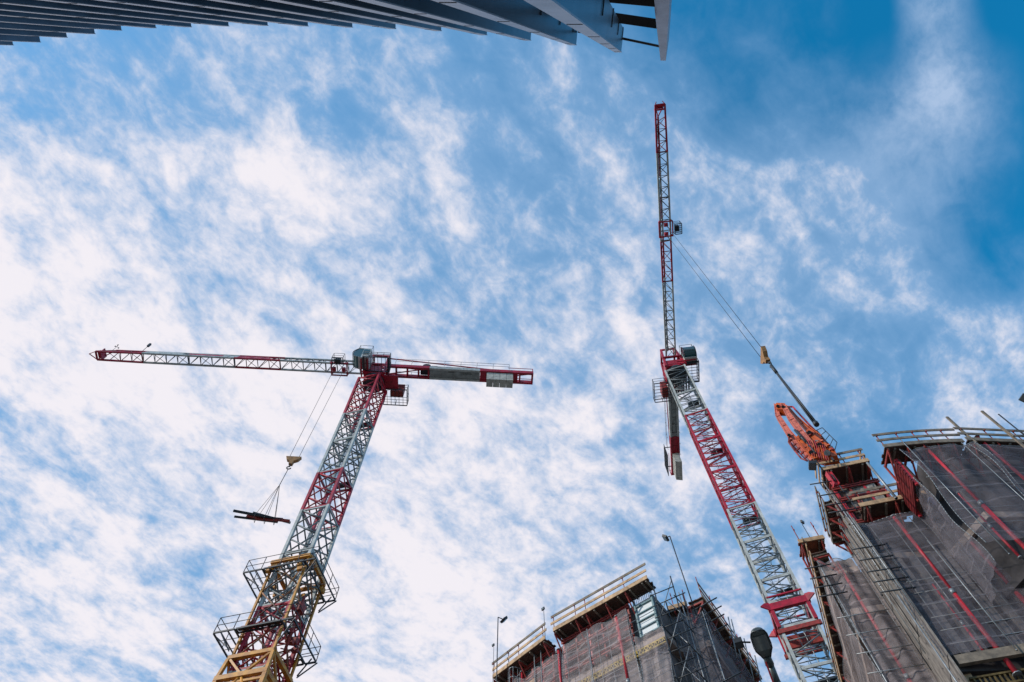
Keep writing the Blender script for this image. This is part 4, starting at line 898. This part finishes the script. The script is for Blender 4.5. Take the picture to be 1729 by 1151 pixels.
for a_, b_ in zip(lp, lp[1:]+lp[:1]): m.tube(a_, b_, .028, 5)
lp2 = [pz(640,800,.1), pz(520,680,.1), pz(520,680,.5), pz(640,800,.5)]
for a_, b_ in zip(lp2, lp2[1:]+lp2[:1]): m.tube(a_, b_, .022, 5)
for a_, b_ in zip(lp, lp2): m.tube(a_, b_, .022, 5)
for k in range(1, 4): m.tube(lp2[0].lerp(lp2[1], k/4), lp[0].lerp(lp[1], k/4), .02, 5)
m.build('guard_rail', DSTEEL, bo)
# ------------------------------------------------------------------ street lamp by the left building
HLm = 10.0; c = at(1287, 1088, HLm)
lamp = thing('street_lamp', 'dark street lamp head on a pole between the two unfinished buildings', 'street lamp', (c.x+.35, c.y+.75, 0))
dirp = Vector((.32, .75, 0)).normalized(); sidep = Vector((dirp.y, -dirp.x, 0))
def lp_(u, v, z): q = c+dirp*u+sidep*v; return Vector((q.x, q.y, HLm+E+z))
m = MB(); prof = [(-.42,.07),(-.39,.125),(-.28,.155),(0,.165),(.15,.155),(.3,.10),(.4,.07)]
rings = []
for (u, w) in prof:
    rings.append([lp_(u, w*math.cos(a), (.03 if math.sin(a) < 0 else .16*w/.2)*math.sin(a)*1.0) for a in [2*PI*i/16 for i in range(16)]])
k0 = len(m.v)
for r in rings: m.v += [tuple(p) for p in r]
for j in range(len(rings)-1):
    for i in range(16): m.smooth.add(len(m.f)); m.f.append((j*16+i, j*16+(i+1)%16, (j+1)*16+(i+1)%16, (j+1)*16+i))
m.f.append(tuple(range(16))); m.f.append(tuple((len(rings)-1)*16+i for i in range(16)))
hd = m.build('lamp_head', LAMPB, lamp)
m = MB(); m.prism([lp_(-.3,-.13,-.045), lp_(-.3,.13,-.045), lp_(.12,.14,-.045), lp_(.12,-.14,-.045)], (0,0,1), .02); m.build('lens', LENS, hd)
m = MB(); rg = [lp_(u*1.0, w*1.06*s__, -.01) for s__ in (1,-1) for (u, w) in (prof if s__ == 1 else prof[::-1])]; m.path(rg+[rg[0]], .012, 5); m.build('seal_rim', DSTEEL, hd)
m = MB(); m.tube(lp_(.36,0,.02), lp_(.62,0,.0), .075, 10, .09); m.tube(lp_(.62,0,.1), lp_(.78,0,-.35), .075, 10); pb = lp_(.78,0,-.3); m.tube((pb.x,pb.y,0), pb, .11, 12, .08); m.build('pole', LAMPB, lamp)
m = MB(); m.tube(lp_(-.15,-.2,0), lp_(-.2,-.36,.02), .018, 6); m.beam(lp_(-.32,-.42,.0), lp_(-.1,-.42,.02), .16, .1); m.build('sensor', DSTEEL, lamp)
m = MB(); m.beam(lp_(.45,-.06,-.05), lp_(.9,-.08,-.6), .03, .05); m.build('bracket', PROP, lamp)
# ------------------------------------------------------------------ finned building overhead
HF = 22.0
tips = [(22,75),(68,70),(113,62),(160,56),(205,50),(263,46),(323,44.5),(386,43),(452,42),(520,43),(595,45),(668,47.5),(745,51),(822,58),(896,67),(973,75),(1049,87)]
dv = ray(1090, 118); dv = dv/dv.z
fb = thing('finned_building', 'building with a row of deep grey metal fins, overhead at the top', 'building', (-8, -6, 0))
tp = [at(x, y, HF) for x, y in tips]
dep = Vector((.06, -.99, 0)); wid = .17
LOW = 4.5
for i, p in enumerate(tp):
    b = p-dv*(HF-LOW)
    D = dep*.62; Wv = Vector((-wid, 0, 0))
    m = MB(); m.box8([b, b+Wv, b+Wv+D, b+D, p, p+Wv, p+Wv+D, p+D]); o = m.build('fin', FIN, fb)
    e = MB(); eo = Vector((0,.02,0)); x1 = Vector((.02,0,0)); e.box8([b+x1, b+Wv-x1, b+Wv-x1+eo, b+x1+eo, p+x1, p+Wv-x1, p+Wv-x1+eo, p+x1+eo]); e.build('edge_strip', FINE, o)
    for j in range(5):
        t_ = HF-1.0-j*3.1-(.35 if i % 2 else 0); c_ = p-dv*(HF-t_); q_ = c_-dv*.05; w1 = Vector((-wid-.006,0,0)); x2 = Vector((.006,0,0)); g1 = Vector((0,.026,0))
        k_ = MB(); k_.box8([q_+x2-g1*0, q_+w1, q_+w1+g1, q_+x2+g1, c_+x2, c_+w1, c_+w1+g1, c_+x2+g1]); k_.build('joint_cover', SLAB, o)
        k_ = MB(); k_.box8([q_+x2+D*.45, q_+x2+D*.45+Vector((.02,0,0)), q_+x2+D+Vector((.02,0,0)), q_+x2+D, c_+x2+D*.45, c_+x2+D*.45+Vector((.02,0,0)), c_+x2+D+Vector((.02,0,0)), c_+x2+D]); k_.build('fixing_plate', SLAB, o)
# end panel, tapering towards its tip
pa = at(1121, 102, HF); pb0 = at(1131, 0, HF*.80); pb1 = at(1103.5, 0, HF*.80)
down = [pa+Vector((.06,0,0)), pa+Vector((-.10,0,0))]
k0 = pb0+(pb0-down[0])*2.6; k1 = pb1+(pb1-down[1])*2.6
m = MB(); D = dep*.62; m.box8([k0, k1, k1+D, k0+D, down[0], down[1], down[1]+D, down[0]+D]); mark(m.build('end_fin', FINE, fb), 'wide tapering end fin')
# connecting rod at the fin tips and dark louvre beams behind
m = MB(); ro = dep*.36+Vector((0,0,-.12))
for a, b in ((tp[-2], tp[-1]), (tp[-1], pa)): m.tube(a+ro, b+ro, .035, 6)
m.build('tie_rod', SLAB, fb)
lx = None
for (a0, a1, b0, b1, h) in [((1012,17),(1026,36),(1107,31),(1109,48),18.5), ((1000,-16),(1010,2),(1104,-6),(1106,11),16.2), ((985,-60),(1000,-38),(1100,-52),(1102,-32),13.5)]:
    A = at(*a0, h); B = at(*a1, h); Cc = at(*b0, h); Dd = at(*b1, h)
    dl = (A-Cc).normalized()
    m = MB(); m.prism([A+dl*1.6, B+dl*1.6, Dd, Cc], (0,0,1), .12); m.build('louvre', SLAB, fb)
# the glass and spandrel wall behind the fins
xa, xb = tp[0]-Vector((6,0,0)), tp[-3]
for j in range(14):
    h0 = LOW+(HF-1.2-LOW)*j/14; h1 = LOW+(HF-1.2-LOW)*(j+1)/14-.02
    m = MB(); n = len(tp)-2
    for i in range(n-1):
        a, b = tp[i], tp[i+1]
        back = Vector((0,-.62,0))
        def q(p, h, e): r = p-dv*(HF-h)+back+Vector((0,e,0)); return r
        e = 0.0 if j % 2 else .06
        m.box8([q(a,h0,e), q(b,h0,e), q(b,h0,-.3), q(a,h0,-.3), q(a,h1,e), q(b,h1,e), q(b,h1,-.3), q(a,h1,-.3)])
    m.build('spandrel' if j % 2 else 'glazing', SLAB if j % 2 else GLASS, fb)
m = MB(); m.box(-30, -2.5, -14, -2.2, 0, LOW+E-.3); m.build('podium', CONCD, fb)
